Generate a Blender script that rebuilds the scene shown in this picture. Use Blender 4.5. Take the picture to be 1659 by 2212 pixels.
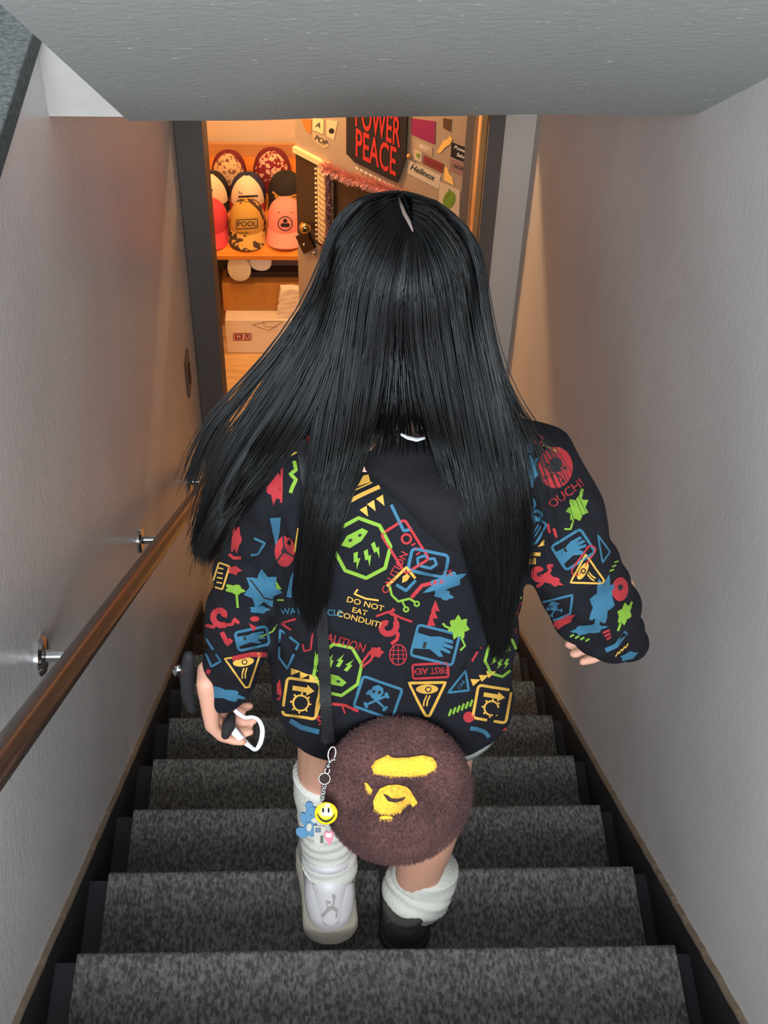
import bpy, bmesh, math, random
import numpy as np
from mathutils import Vector, Matrix
from mathutils.bvhtree import BVHTree
from mathutils.geometry import delaunay_2d_cdt, tessellate_polygon
random.seed(7); rng = np.random.default_rng(7)
S = bpy.context.scene
C = S.collection
for o in list(bpy.data.objects): bpy.data.objects.remove(o)

# ------------------------------------------------------------------ camera
FPX = 2900.0; ZC = 4.067                      # focal length in pixels; eye height above the shop floor
PIT, YAW, ROL = (math.radians(a) for a in (46.5, 3.17, 2.19))
_f = np.array([math.sin(YAW)*math.cos(PIT), math.cos(YAW)*math.cos(PIT), -math.sin(PIT)])
_r = np.array([math.cos(YAW), -math.sin(YAW), 0.0]); _u = np.cross(_r, _f)
CR = math.cos(ROL)*_r + math.sin(ROL)*_u
CU = -math.sin(ROL)*_r + math.cos(ROL)*_u
CF = _f
cam = bpy.data.cameras.new('camera'); cam.sensor_fit = 'VERTICAL'; cam.sensor_height = 24.0
cam.lens = 24.0*FPX/2212.0; cam.clip_start = 0.02
camo = bpy.data.objects.new('camera', cam); C.objects.link(camo)
camo.matrix_world = Matrix(((CR[0], CU[0], -CF[0], 0), (CR[1], CU[1], -CF[1], 0), (CR[2], CU[2], -CF[2], ZC), (0, 0, 0, 1)))
S.camera = camo

# ------------------------------------------------------------------ light
wd = bpy.data.worlds.new('sky'); S.world = wd; wd.use_nodes = True
wd.node_tree.nodes['Background'].inputs[0].default_value = (0.80, 0.90, 1.0, 1)
wd.node_tree.nodes['Background'].inputs[1].default_value = 2.2
def area(name, loc, target, sx, sy, power, col):
    l = bpy.data.lights.new(name, 'AREA'); l.shape = 'RECTANGLE'; l.size = sx; l.size_y = sy
    l.energy = power; l.color = col
    o = bpy.data.objects.new(name, l); C.objects.link(o); o.location = loc
    o.rotation_euler = (Vector(target)-Vector(loc)).to_track_quat('-Z', 'Y').to_euler()
    return o
area('entrance_daylight', (0.85, -2.4, 4.75), (-.1, 1.6, 2.0), 3.4, 2.0, 480, (0.88, 0.95, 1.0))
S.view_settings.view_transform = 'Standard'; S.view_settings.look = 'None'
S.view_settings.gamma = 1.0; S.view_settings.use_curve_mapping = False
S.view_settings.exposure = 0.36

# ------------------------------------------------------------------ helpers
def ray(px, py):
    return CF + (px-829.5)/FPX*CR - (py-1106.0)/FPX*CU
ORGN = Vector((0, 0, ZC))
def W(px, py, Y):
    d = ray(px, py); d = d*(Y/d[1]); return Vector((d[0], d[1], d[2]+ZC))
def onplane(px, py, p0, n):
    d = Vector(ray(px, py)); t = (Vector(p0)-ORGN).dot(n)/d.dot(n); return ORGN + d*t
def lin(c):
    return tuple(((v/255.)/12.92 if v/255. <= .04045 else ((v/255.+.055)/1.055)**2.4) for v in c) + (1.0,)
MATS = {}
def mat(name, col, rough=0.6, metal=0.0, col2=None, nscale=8.0, bump=0.0, bscale=80.0, spec=None, coat=0.0,
        emit=None, emit_s=0.0, trans=0.0, stretch=None, detail=4.0, contrast=(0.35, 0.65), sheen=0.0, sss=0.0, aniso=0.0):
    if name in MATS: return MATS[name]
    m = bpy.data.materials.new(name); m.use_nodes = True; nt = m.node_tree; b = nt.nodes['Principled BSDF']
    b.inputs['Base Color'].default_value = lin(col); b.inputs['Roughness'].default_value = rough
    b.inputs['Metallic'].default_value = metal
    if spec is not None: b.inputs['Specular IOR Level'].default_value = spec
    if coat: b.inputs['Coat Weight'].default_value = coat; b.inputs['Coat Roughness'].default_value = 0.15
    if sheen: b.inputs['Sheen Weight'].default_value = sheen; b.inputs['Sheen Roughness'].default_value = 0.5
    if trans: b.inputs['Transmission Weight'].default_value = trans
    if sss: b.inputs['Subsurface Weight'].default_value = sss; b.inputs['Subsurface Radius'].default_value = (.01, .004, .002)
    if aniso: b.inputs['Anisotropic'].default_value = aniso
    if emit: b.inputs['Emission Color'].default_value = lin(emit); b.inputs['Emission Strength'].default_value = emit_s
    if col2 is not None or bump:
        tc = nt.nodes.new('ShaderNodeTexCoord'); src = tc.outputs['Object']
        if stretch:
            mp = nt.nodes.new('ShaderNodeMapping'); mp.inputs['Scale'].default_value = stretch
            nt.links.new(src, mp.inputs['Vector']); src = mp.outputs['Vector']
        if col2 is not None:
            n = nt.nodes.new('ShaderNodeTexNoise'); n.inputs['Scale'].default_value = nscale; n.inputs['Detail'].default_value = detail
            nt.links.new(src, n.inputs['Vector'])
            r = nt.nodes.new('ShaderNodeValToRGB'); r.color_ramp.elements[0].position = contrast[0]; r.color_ramp.elements[1].position = contrast[1]
            r.color_ramp.elements[0].color = lin(col); r.color_ramp.elements[1].color = lin(col2)
            nt.links.new(n.outputs['Fac'], r.inputs['Fac']); nt.links.new(r.outputs['Color'], b.inputs['Base Color'])
        if bump:
            n2 = nt.nodes.new('ShaderNodeTexNoise'); n2.inputs['Scale'].default_value = bscale; n2.inputs['Detail'].default_value = 3
            nt.links.new(src, n2.inputs['Vector'])
            bp = nt.nodes.new('ShaderNodeBump'); bp.inputs['Strength'].default_value = bump; bp.inputs['Distance'].default_value = 0.004
            nt.links.new(n2.outputs['Fac'], bp.inputs['Height']); nt.links.new(bp.outputs['Normal'], b.inputs['Normal'])
    MATS[name] = m; return m

ORG = {}
def empty(name, loc, label, cat, group=None, kind=None):
    o = bpy.data.objects.new(name, None); C.objects.link(o); o.location = loc; o.empty_display_size = .05
    o['label'] = label; o['category'] = cat
    if group: o['group'] = group
    if kind: o['kind'] = kind
    ORG[o.name] = Vector(loc); return o
def tag(o, label=None, cat=None, group=None, kind=None):
    if label: o['label'] = label
    if cat: o['category'] = cat
    if group: o['group'] = group
    if kind: o['kind'] = kind
    return o
def link(name, me, parent=None, base=None):
    """mesh data in world coordinates -> object; its origin is its thing's base"""
    o = bpy.data.objects.new(name, me); C.objects.link(o)
    if parent is not None:
        org = ORG[parent.name]; o.parent = parent
        me.transform(Matrix.Translation(-org)); ORG[o.name] = org
    else:
        if base is None:
            n = len(me.vertices); co = np.empty(n*3, np.float32); me.vertices.foreach_get('co', co); co = co.reshape(-1, 3)
            base = Vector(((co[:, 0].min()+co[:, 0].max())/2, (co[:, 1].min()+co[:, 1].max())/2, co[:, 2].min()))
        base = Vector([float(v) for v in base]); me.transform(Matrix.Translation(-base)); o.location = base; ORG[o.name] = base
    return o
class MB:
    def __init__(s): s.v = []; s.f = []; s.m = []; s.cur = 0
    def add(s, v, f):
        k = len(s.v); s.v += [tuple(p) for p in v]; s.f += [tuple(i+k for i in q) for q in f]; s.m += [s.cur]*len(f); return s
    def box(s, a, b, rot=None, c=None):
        x0, y0, z0 = a; x1, y1, z1 = b
        v = [Vector(p) for p in ((x0, y0, z0), (x1, y0, z0), (x1, y1, z0), (x0, y1, z0), (x0, y0, z1), (x1, y0, z1), (x1, y1, z1), (x0, y1, z1))]
        if rot is not None:
            c = Vector(c) if c is not None else (v[0]+v[6])/2; v = [rot @ (p-c)+c for p in v]
        return s.add(v, [(0, 3, 2, 1), (4, 5, 6, 7), (0, 1, 5, 4), (1, 2, 6, 5), (2, 3, 7, 6), (3, 0, 4, 7)])
    def prism(s, poly, d):
        """closed planar polygon (3D points) extruded by vector d"""
        n = len(poly); d = Vector(d); p = [Vector(q) for q in poly]
        tri = tessellate_polygon([p])
        nn = Vector((0, 0, 0))
        for i in range(n): nn += p[i].cross(p[(i+1) % n])
        flip = nn.dot(d) > 0
        f = []
        for t in tri:
            a, b_, c_ = t
            e = (p[b_]-p[a]).cross(p[c_]-p[a]); same = e.dot(d) < 0
            f.append((a, b_, c_) if same else (a, c_, b_)); f.append((a+n, c_+n, b_+n) if same else (a+n, b_+n, c_+n))
        for i in range(n):
            j = (i+1) % n; f.append((i, j, j+n, i+n) if flip else (j, i, i+n, j+n))
        return s.add(p+[q+d for q in p], f)
    def loft(s, rings, cap=True, close=False):
        n = len(rings[0]); v = [p for r in rings for p in r]; f = []
        R = len(rings)
        for i in range(R-1 if not close else R):
            for j in range(n):
                a = i*n+j; b = i*n+(j+1) % n; c = ((i+1) % R)*n+(j+1) % n; d = ((i+1) % R)*n+j
                f.append((a, b, c, d))
        if cap and not close:
            f.append(tuple(range(n-1, -1, -1))); f.append(tuple((R-1)*n+j for j in range(n)))
        return s.add(v, f)
    def tube(s, pts, rad, seg=10, cap=True, close=False, flat=None):
        pts = [Vector(p) for p in pts]; n = len(pts)
        rad = [rad]*n if not hasattr(rad, '__len__') else rad
        rings = []; up = None
        for i, p in enumerate(pts):
            if close: t = pts[(i+1) % n]-pts[i-1]
            else: t = pts[min(i+1, n-1)]-pts[max(i-1, 0)]
            t.normalize()
            if up is None:
                up = Vector((0, 0, 1)) if abs(t.z) < .9 else Vector((1, 0, 0))
            a = t.cross(up)
            if a.length < 1e-5: a = t.cross(Vector((0, 1, 0)))
            a.normalize(); b = a.cross(t); up = b
            fl = flat or 1.0
            rings.append([p+(a*math.cos(2*math.pi*k/seg)+b*math.sin(2*math.pi*k/seg)*fl)*rad[i] for k in range(seg)])
        return s.loft(rings, cap, close)
    def capsule(s, pts, rad, seg=14):
        """tapered chain with round ends"""
        pts = [Vector(p) for p in pts]; P = []; R = []
        t0 = (pts[1]-pts[0]).normalized(); t1 = (pts[-1]-pts[-2]).normalized()
        for k in range(4):
            a = math.pi/2*(k+.25)/4.25; P.append(pts[0]-t0*rad[0]*math.cos(a)); R.append(rad[0]*math.sin(a))
        for i, p in enumerate(pts): P.append(p); R.append(rad[i])
        for k in range(3, -1, -1):
            a = math.pi/2*(k+.25)/4.25; P.append(pts[-1]+t1*rad[-1]*math.cos(a)); R.append(rad[-1]*math.sin(a))
        return s.tube(P, R, seg)
    def ell(s, c, r, nu=20, nv=12, rot=None):
        c = Vector(c); rings = []
        for i in range(1, nv):
            th = math.pi*i/nv
            ring = []
            for j in range(nu):
                ph = 2*math.pi*j/nu; v = Vector((r[0]*math.sin(th)*math.cos(ph), r[1]*math.sin(th)*math.sin(ph), -r[2]*math.cos(th)))
                if rot is not None: v = rot @ v
                ring.append(c+v)
            rings.append(ring)
        return s.loft(rings, True)
    def lathe(s, prof, seg=24, M=None, cap=True):
        rings = [[Vector((r*math.cos(2*math.pi*k/seg), r*math.sin(2*math.pi*k/seg), z)) for k in range(seg)] for r, z in prof]
        if M is not None: rings = [[M @ p for p in q] for q in rings]
        return s.loft(rings, cap)
    def mesh(s, name='m'):
        me = bpy.data.meshes.new(name); me.from_pydata(s.v, [], s.f); me.update(); return me
    def build(s, name, mats, parent=None, smooth=True, bevel=0.0, base=None, angle=None):
        me = s.mesh(name)
        for m in (mats if isinstance(mats, (list, tuple)) else [mats]): me.materials.append(m)
        if max(s.m, default=0): me.polygons.foreach_set('material_index', s.m)
        if bevel:
            bm = bmesh.new(); bm.from_mesh(me)
            bmesh.ops.bevel(bm, geom=[e for e in bm.edges if len(e.link_faces) == 2 and e.calc_face_angle(0) > .5], offset=bevel, segments=2, affect='EDGES', profile=.6)
            bm.to_mesh(me); bm.free()
        if smooth: me.shade_smooth()
        if angle is not None: me.set_sharp_from_angle(angle=angle)
        return link(name, me, parent, base)
def remeshed(mb, voxel, smooth_it=6, factor=.5):
    """fuse overlapping lofts into one continuous surface"""
    me = mb.mesh('t'); o = bpy.data.objects.new('t', me); C.objects.link(o)
    r = o.modifiers.new('r', 'REMESH'); r.mode = 'VOXEL'; r.voxel_size = voxel
    if smooth_it:
        q = o.modifiers.new('s', 'SMOOTH'); q.iterations = smooth_it; q.factor = factor
    dg = bpy.context.evaluated_depsgraph_get(); dg.update()
    out = bpy.data.meshes.new_from_object(o.evaluated_get(dg)); bpy.data.objects.remove(o); return out
def bvh_of(me):
    return BVHTree.FromPolygons([v.co.copy() for v in me.vertices], [tuple(p.vertices) for p in me.polygons])
def rot2(pts, a, sx=1, sy=1, cx=0, cy=0):
    ca, sa = math.cos(a), math.sin(a)
    return [(cx+(x*sx)*ca-(y*sy)*sa, cy+(x*sx)*sa+(y*sy)*ca) for x, y in pts]
def circ(r=1, n=24, cx=0, cy=0, ry=None):
    return [(cx+r*math.cos(2*math.pi*k/n), cy+(ry or r)*math.sin(2*math.pi*k/n)) for k in range(n)]
def rrect(w, h, r, n=4):
    out = []
    for cx, cy, a0 in ((w-r, h-r, 0), (-w+r, h-r, 90), (-w+r, -h+r, 180), (w-r, -h+r, 270)):
        for k in range(n+1):
            a = math.radians(a0+90*k/n); out.append((cx+r*math.cos(a), cy+r*math.sin(a)))
    return out
def resample(pts, step, closed):
    p = [Vector(q) for q in pts]; 
    if closed: p.append(p[0])
    out = []
    for a, b in zip(p[:-1], p[1:]):
        k = max(1, int(math.ceil((b-a).length/step)))
        for i in range(k): out.append(a+(b-a)*(i/k))
    if not closed: out.append(p[-1])
    return out
def stroke2d(pts, w, step, closed=False):
    p = resample(pts, step, closed); n = len(p); v = []; f = []
    for i in range(n):
        t = (p[(i+1) % n]-p[i-1]) if closed else (p[min(i+1, n-1)]-p[max(i-1, 0)])
        if t.length < 1e-6: t = Vector((1, 0))
        t.normalize(); nn = Vector((-t.y, t.x))*w*.5; v += [p[i]+nn, p[i]-nn]
    for i in range(n if closed else n-1):
        j = (i+1) % n; f.append((2*i, 2*i+1, 2*j+1, 2*j))
    return v, f
def fill2d(pts, step):
    p = resample(pts, step, True); n = len(p)
    xs = [q.x for q in p]; ys = [q.y for q in p]
    extra = []
    nx = int((max(xs)-min(xs))/step); ny = int((max(ys)-min(ys))/step)
    for i in range(1, nx+1):
        for j in range(1, ny+1):
            extra.append(Vector((min(xs)+i*step+(j % 2)*step*.3, min(ys)+j*step)))
    r = delaunay_2d_cdt(p+extra, [(i, (i+1) % n) for i in range(n)], [], 1, 1e-4)
    return r[0], r[2]
_txt = {}
def text2d(s):
    if s in _txt: return _txt[s]
    cu = bpy.data.curves.new('t', 'FONT'); cu.body = s; cu.align_x = 'CENTER'; cu.align_y = 'CENTER'; cu.size = 1.0; cu.resolution_u = 3
    cu.offset = 0.012
    o = bpy.data.objects.new('t', cu); C.objects.link(o); dg = bpy.context.evaluated_depsgraph_get(); dg.update()
    me = bpy.data.meshes.new_from_object(o.evaluated_get(dg))
    r = ([(v.co.x, -v.co.y) for v in me.vertices], [tuple(p.vertices) for p in me.polygons])
    bpy.data.objects.remove(o); _txt[s] = r; return r
class Decal:
    """flat print laid on a surface: 2D shapes -> mapping function -> thin skin just above the surface"""
    def __init__(s, mapf, step, colours): s.mapf = mapf; s.step = step; s.mb = MB(); s.cols = colours; s.maxed = .06
    def put(s, col, v, f, lift=0):
        pts = [s.mapf(q[0], q[1], lift) for q in v]; idx = {}; vv = []
        ff = []
        for q in f:
            if any(pts[i] is None for i in q): continue
            if len(q) == 4 or len(q) == 3:
                ed = max((pts[q[i]]-pts[q[i-1]]).length for i in range(len(q)))
                if ed > s.maxed: continue
            for i in q:
                if i not in idx: idx[i] = len(vv); vv.append(pts[i])
            ff.append(tuple(idx[i] for i in q))
        s.mb.cur = s.cols.index(col); s.mb.add(vv, ff)
    def line(s, col, pts, w, closed=False, lift=0): s.put(col, *stroke2d(pts, w, s.step, closed), lift)
    def fill(s, col, pts, lift=0): s.put(col, *fill2d(pts, s.step), lift)
    def text(s, col, t, cx, cy, size, a=0, lift=0, sx=1.0):
        v, f = text2d(t); s.put(col, rot2(v, math.radians(a), size*sx, size, cx, cy), f, lift)
def cam_map(bvh, off=0.0012):
    def f(px, py, lift=0):
        d = Vector(ray(px, py)).normalized(); h = bvh.ray_cast(ORGN, d)
        if h[0] is None: return None
        n = h[1]
        if n.dot(d) > 0: n = -n
        if n.dot(d) > -.12: return None
        return h[0]+n*(off+lift*.0006)
    return f

# ------------------------------------------------------------------ materials of the building
M_wall = mat('painted plaster', (206, 202, 200), .34, col2=(198, 194, 193), nscale=3, bump=.34, bscale=75, spec=.6)
M_wallr = mat('smooth painted plaster', (204, 200, 197), .5, col2=(197, 192, 189), nscale=3, bump=.16, bscale=70)
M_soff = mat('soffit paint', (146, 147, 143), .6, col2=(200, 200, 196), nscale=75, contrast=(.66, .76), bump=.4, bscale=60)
M_head = mat('header plaster', (178, 173, 169), .75, col2=(164, 159, 154), nscale=9, bump=.25, bscale=50)
M_black = mat('black stringer paint', (27, 27, 31), .5, bump=.15, bscale=40)
M_carp = mat('grey loop carpet', (62, 61, 58), .95, col2=(118, 116, 110), nscale=190, bump=1.0, bscale=260, detail=3, contrast=(.38, .68), stretch=(1, .45, 1))
M_gran = mat('grey stone ledge', (38, 40, 38), .85, col2=(72, 74, 71), nscale=110, bump=.7, bscale=140)
M_caulk = mat('tan caulk', (128, 112, 92), .8, bump=.5, bscale=60)
M_jamb = mat('charcoal door frame', (98, 91, 88), .6)
M_jambl = mat('grey door casing', (206, 194, 184), .6, bump=.1)
M_fl = mat('pale wood floor', (214, 176, 120), .5, col2=(190, 150, 98), nscale=6, stretch=(1, 6, 1))
M_cream = mat('cream shop wall', (226, 205, 172), .8, bump=.1, bscale=30)
M_panel = mat('tan back panel', (205, 152, 96), .6, col2=(196, 142, 86), nscale=4)
M_ceil = mat('shop ceiling', (215, 205, 190), .9)

# ------------------------------------------------------------------ building shell
XL, XR = -0.49, 0.635
RISE, TREAD, YN, ZN = .205, .265, 1.06, ZC-2.222        # nosing k: Y = YN + k*TREAD, Z = ZN - k*RISE
YD = 3.75                                               # plane of the shop doorway
def S_(name, mb, m, **k): return tag(mb.build(name, m, smooth=False, **k), kind='structure')
def nose(Y): return ZN-(Y-YN)*RISE/TREAD
tag(S_('floor', MB().box((-1.3, 3.1, -.1), (1.7, 6.2, 0)), M_fl), 'pale beige floor of the shop at the foot of the stairs')
tag(S_('wall_left', MB().box((XL-.12, -1.6, -.1), (XL, YD, 2.975)), M_wall), 'grey textured wall along the handrail side of the stairs')
tag(S_('wall_right', MB().box((XR, -1.6, -.1), (XR+.12, YD, 6.0)), M_wallr), 'smooth grey wall right of the stairs')
def soff():
    m = MB(); y0, z0 = 2.1, ZC-1.222; y1 = -1.2; z1 = z0+(y0-y1)*.775; nx = 26
    def zz(x): return z0-.008+.022*(x+.352)+.0025*math.sin(x*6)+.001*math.sin(x*19+1)
    rings = []
    for k in range(nx+1):
        x = -.352+(XR+.352)*k/nx
        rings.append([(x, y0-.0, zz(x)), (x, y0+.012, zz(x)+.012), (x, y0+.012, z0+.2), (x, y1, z1+.2), (x, y1, z1)])
    return m.loft(rings)
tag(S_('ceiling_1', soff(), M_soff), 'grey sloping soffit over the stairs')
tag(S_('wall_header', MB().box((XL, 2.1+.013, ZC-1.231), (-.345, 2.23, 3.02)).box((-.345, 2.1+.013, ZC-1.19), (XR, 2.23, 3.02)), M_head), 'pale plaster header over the lower stairs')
tag(S_('ceiling_2', MB().box((XL, 2.23, ZC-1.20), (XR, YD, 2.98)), M_wall), 'flat ceiling over the foot of the stairs')
led = MB().box((-1.6, -1.6, 2.977), (XL+.012, 2.112, 3.022)).box((-1.6, 2.112, 2.977), (XL-.001, 4.2, 3.022))
tag(S_('trim_1', led, M_gran, bevel=.004), 'dark grey stone ledge on top of the left wall')
# front wall of the shop and door frame
fw = MB().box((-1.3, YD, 0), (-.457, YD+.1, 2.6)).box((XR+.002, YD, 0), (1.7, YD+.1, 2.6)).box((-.457, YD, 1.985), (XR+.002, YD+.1, 2.6))
tag(S_('wall_shopfront', fw, M_wall), 'wall around the shop doorway')
jl = MB().box((XL+.001, YD-.02, 0), (-.402, YD+.13, 1.985)).box((-.402, YD-.02, 1.955), (.487, YD+.13, 1.985)).box((.487, YD-.03, 0), (.537, YD+.13, 1.985))
tag(S_('trim_2', jl, M_jamb, bevel=.004), 'charcoal door frame of the shop')
tag(S_('trim_3', MB().box((.538, YD-.012, 0), (XR, YD, 2.6)), M_jambl), 'light grey casing right of the door frame')
tag(S_('trim_4', MB().box((.468, YD+.01, 0), (.486, YD+.03, 1.95)), mat('orange wood', (196, 140, 84), .5)), 'thin wooden stop inside the right door frame')
tag(S_('wall_shop_back', MB().box((-1.3, 5.74, 0), (1.7, 5.84, 2.6)), M_cream), 'cream back wall of the shop')
tag(S_('wall_shop_left', MB().box((-1.4, YD+.1, 0), (-1.3, 5.84, 2.6)), M_cream), 'cream side wall of the shop')
tag(S_('wall_shop_right', MB().box((1.7, YD, 0), (1.8, 5.84, 2.6)), M_cream), 'cream wall at the far side of the shop')
tag(S_('ceiling_3', MB().box((-1.4, YD, 2.6), (1.8, 5.84, 2.7)), M_ceil), 'ceiling of the shop')

# ------------------------------------------------------------------ stairs
st = empty('staircase', (0.07, 3.18, 0), 'narrow grey carpeted staircase leading down to the shop', 'stairs')
SX0, SX1 = -.443, .599
for k in range(-5, 9):
    y1 = YN+k*TREAD; y0 = y1-TREAD; zt = ZN-k*RISE
    b = MB().box((XL+.001, y0, max(zt-.42, 0.001)), (XR-.001, y1-.012, zt-.02)).build('step', M_black, st, smooth=False)
    p = MB()
    n = 8
    prof = [(y0-.002, zt-.02), (y0-.002, zt)]
    for j in range(5):
        a = math.pi/2*j/4; prof.append((y1-.012+.012*math.sin(a), zt-.012+.012*math.cos(a)))
    prof += [(y1, zt-RISE+.001), (y1-.01, zt-RISE+.001), (y1-.01, zt-.02)]
    p.prism([(SX0, a, c) for a, c in prof], (SX1-SX0, 0, 0))
    p.build('carpet_tread', M_carp, b, smooth=False)
def skirt(x, dx, top):
    y0, y1 = -1.3, 3.19
    poly = [(x, y0, nose(y0)-.32), (x, y0, nose(y0)+top), (x, y1, nose(y1)+top), (x, y1, 0)]
    return MB().prism(poly, (dx, 0, 0))
def caulk(x, dx, top):
    m = MB(); y = -1.3; rr = []
    while y < 3.19:
        j = random.uniform(-.002, .002); z = nose(y)+top
        rr.append([(x, y, z-.006), (x+dx, y, z-.006+j), (x+dx, y, z+.003+j), (x, y, z+.004+j)]); y += .02
    return m.loft(rr)
for nm, x, dx, top, lab in (('baseboard_left', XL, .008, .028, 'black sloping skirting on the handrail wall'), ('baseboard_right', XR, -.008, .024, 'black sloping skirting on the right wall')):
    o = S_(nm, skirt(x, dx, top), M_black); tag(o, lab)
    caulk(x, dx*1.15, top).build('caulk_line', M_caulk, o, smooth=False)

# ------------------------------------------------------------------ handrail
M_wood = mat('varnished brown wood', (42, 27, 20), .36, col2=(62, 39, 26), nscale=14, stretch=(6, .6, .6), coat=.5)
M_chrome = mat('polished steel', (205, 205, 205), .12, metal=1.0)
RZ = lambda Y: ZC-1.498-(Y-1.033)*.785
RX = -.405
hr = empty('handrail', (XL, 1.4, 0.0), 'round brown wooden handrail on steel brackets along the left wall', 'handrail')
ys = [-.9+.1*i for i in range(43)]
MB().capsule([(RX, y, RZ(y)) for y in ys], [.0215]*len(ys), 20).build('rail', M_wood, hr)
for yb in (.467, 1.387, 2.307, 3.24):
    zb = RZ(yb)-.037; m = MB()
    Mx = Matrix.Translation((XL, yb, zb)) @ Matrix.Rotation(math.pi/2, 4, 'Y')
    m.lathe([(.003, .0), (.035, .0), (.035, .003), (.030, .008), (.012, .010), (.011, .011), (.0095, .05)], 24, Mx)
    br = m.build('bracket', M_chrome, hr, angle=.6)
    m = MB(); m.tube([(XL+.045, yb, zb), (RX-.012, yb, zb+.001), (RX-.004, yb, zb+.008), (RX-.002, yb, RZ(yb)-.016)], [.0095, .0095, .009, .009], 14)
    m.build('bracket_arm', M_chrome, br)
# switch plate on the left wall near the door frame
sw = empty('wall_switch', (XL, 3.45, 1.2), 'small brown switch plate on the left wall beside the door frame', 'switch')
MB().box((XL, 3.42, 1.02), (XL+.008, 3.50, 1.17)).build('plate', mat('brown plate', (108, 82, 64), .5), sw, smooth=False, bevel=.002)
MB().box((XL+.008, 3.445, 1.06), (XL+.013, 3.475, 1.13)).build('rocker', mat('dark rocker', (72, 50, 38), .4), sw, smooth=False, bevel=.0015)

# ------------------------------------------------------------------ shop: lamps
def bulb(name, loc, power, col, label, r=.05):
    e = empty(name, (loc[0], loc[1], loc[2]), label, 'lamp')
    MB().ell(loc, (r, r, r), 16, 10).build('bulb', mat('warm bulb '+name, (255, 214, 160), .4, emit=col, emit_s=power), e)
    MB().tube([(loc[0], loc[1], loc[2]+r*.8), (loc[0], loc[1], loc[2]+r+.06)], [.02, .016], 12).build('socket', M_chrome, e)
    MB().tube([(loc[0], loc[1], loc[2]+r+.05), (loc[0], loc[1], 2.6)], .004, 8).build('cord', M_black, e)
    return e
LAMP1 = (-.52, 4.30, 2.17)

# ------------------------------------------------------------------ shop: shelf unit
M_shelf = mat('orange wood shelf', (222, 138, 52), .45, col2=(205, 120, 42), nscale=5, stretch=(1, 8, 8))
SZ = ZC-3.53
sh = empty('display_shelf', (-.3, 5.25, 0), 'orange wooden display shelf holding the caps', 'shelf')
MB().box((-.85, 4.9, SZ-.022), (.55, 5.72, SZ)).build('plank', M_shelf, sh, smooth=False, bevel=.002)
for x in (-.85, .53): MB().box((x, 4.95, 0), (x+.02, 5.72, SZ-.022)).build('side_panel', M_shelf, sh, smooth=False)
MB().box((-.83, 5.58, SZ-.5), (.53, 5.6, SZ-.022)).build('back_panel', M_black, sh, smooth=False)
MB().box((-.85, 5.70, SZ), (.55, 5.718, W(540, 312, 5.7).z)).build('back_board', M_panel, sh, smooth=False)

# ------------------------------------------------------------------ shop: caps
COLS = dict(R=(156, 34, 40), B=(44, 96, 122), G=(112, 150, 42), Y=(196, 150, 60), K=(24, 24, 28), W=(238, 232, 222), P=(205, 60, 120), O=(150, 120, 60), N=(40, 40, 70))
def pm(k, rough=.8): return mat('print '+k, COLS[k], rough)
def cap(px, py, Yf, label, cf, cb, cbrim, camo=None, sc=1.0, brimlen=.07):
    f = W(px, py, Yf); c = f+Vector((0, .092*sc, 0))
    e = empty('baseball_cap', (c.x, c.y, c.z-.03), label, 'cap', 'caps on the display shelf')
    def P(az, t, g=0.0):      # az 0 = front; t 0 base .. 1 top
        a = t*math.pi/2; r = math.cos(a)**.72; h = math.sin(a)
        return c+Vector((math.sin(az)*(.082+g)*r, -math.cos(az)*(.093+g)*r, (.118+g)*h+.012*math.cos(az)*h*r))*sc
    n = 48; T = [i/14 for i in range(14)]+[.985]
    FR = 1.12
    full = MB(); full.loft([[P(2*math.pi*j/n, t) for j in range(n)] for t in T])
    full.build('crown', cb, e)
    fp = MB(); na = 22; rows = []
    for t in T[:-1]:
        w = FR*(1-.45*t**2); rows.append([P(-w+2*w*j/na, t, .0022) for j in range(na+1)])
    v = [p for r in rows for p in r]; q = [(i*(na+1)+j, i*(na+1)+j+1, (i+1)*(na+1)+j+1, (i+1)*(na+1)+j) for i in range(len(rows)-1) for j in range(na)]
    fp.add(v, q); fpo = fp.build('front_panel', cf, e)
    MB().tube([P(0, t, .0020) for t in T[1:-1]], .0010, 6).build('seam', cf, fpo)
    MB().ell(P(0, 1, .001), (.008, .008, .005), 12, 8).build('button', cb, e)
    b = MB(); top = []; bot = []
    for i in range(8):
        u = i/7; rt = []; rb = []
        for j in range(21):
            az = -1.25+2.5*j/20; k = math.cos(az*.95)**.6 if abs(az) < 1.6 else 0
            p0 = P(az, 0, .001); ext = brimlen*sc*u*k
            p = p0+Vector((math.sin(az)*.25*ext, -ext, -.032*u*sc-.5*(abs(math.sin(az))**2)*.045*u*sc+.002))
            rt.append(p); rb.append(p-Vector((0, 0, .003)))
        top.append(rt); bot.append(rb)
    m = 21; vv = [p for r in top for p in r]+[p for r in bot for p in r]; o = 8*m
    ff = [(i*m+j, (i+1)*m+j, (i+1)*m+j+1, i*m+j+1) for i in range(7) for j in range(20)]
    ff += [(o+i*m+j, o+i*m+j+1, o+(i+1)*m+j+1, o+(i+1)*m+j) for i in range(7) for j in range(20)]
    ff += [(7*m+j, o+7*m+j, o+7*m+j+1, 7*m+j+1) for j in range(20)]
    ff += [(i*m, o+i*m, o+(i+1)*m, (i+1)*m) for i in range(7)] + [(i*m+20, (i+1)*m+20, o+(i+1)*m+20, o+i*m+20) for i in range(7)]
    br = b.add(vv, ff).build('brim', cbrim, e)
    return e, BVHTree.FromPolygons(v, q)
M_cap = lambda n, c, **k: mat('cap '+n, c, .85, bump=.1, bscale=200, **k)
cCream = M_cap('cream', (232, 206, 168)); cBlack = M_cap('black', (28, 25, 24)); cNavy = M_cap('navy', (38, 38, 70)); cRed = M_cap('red', (190, 40, 52))
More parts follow.
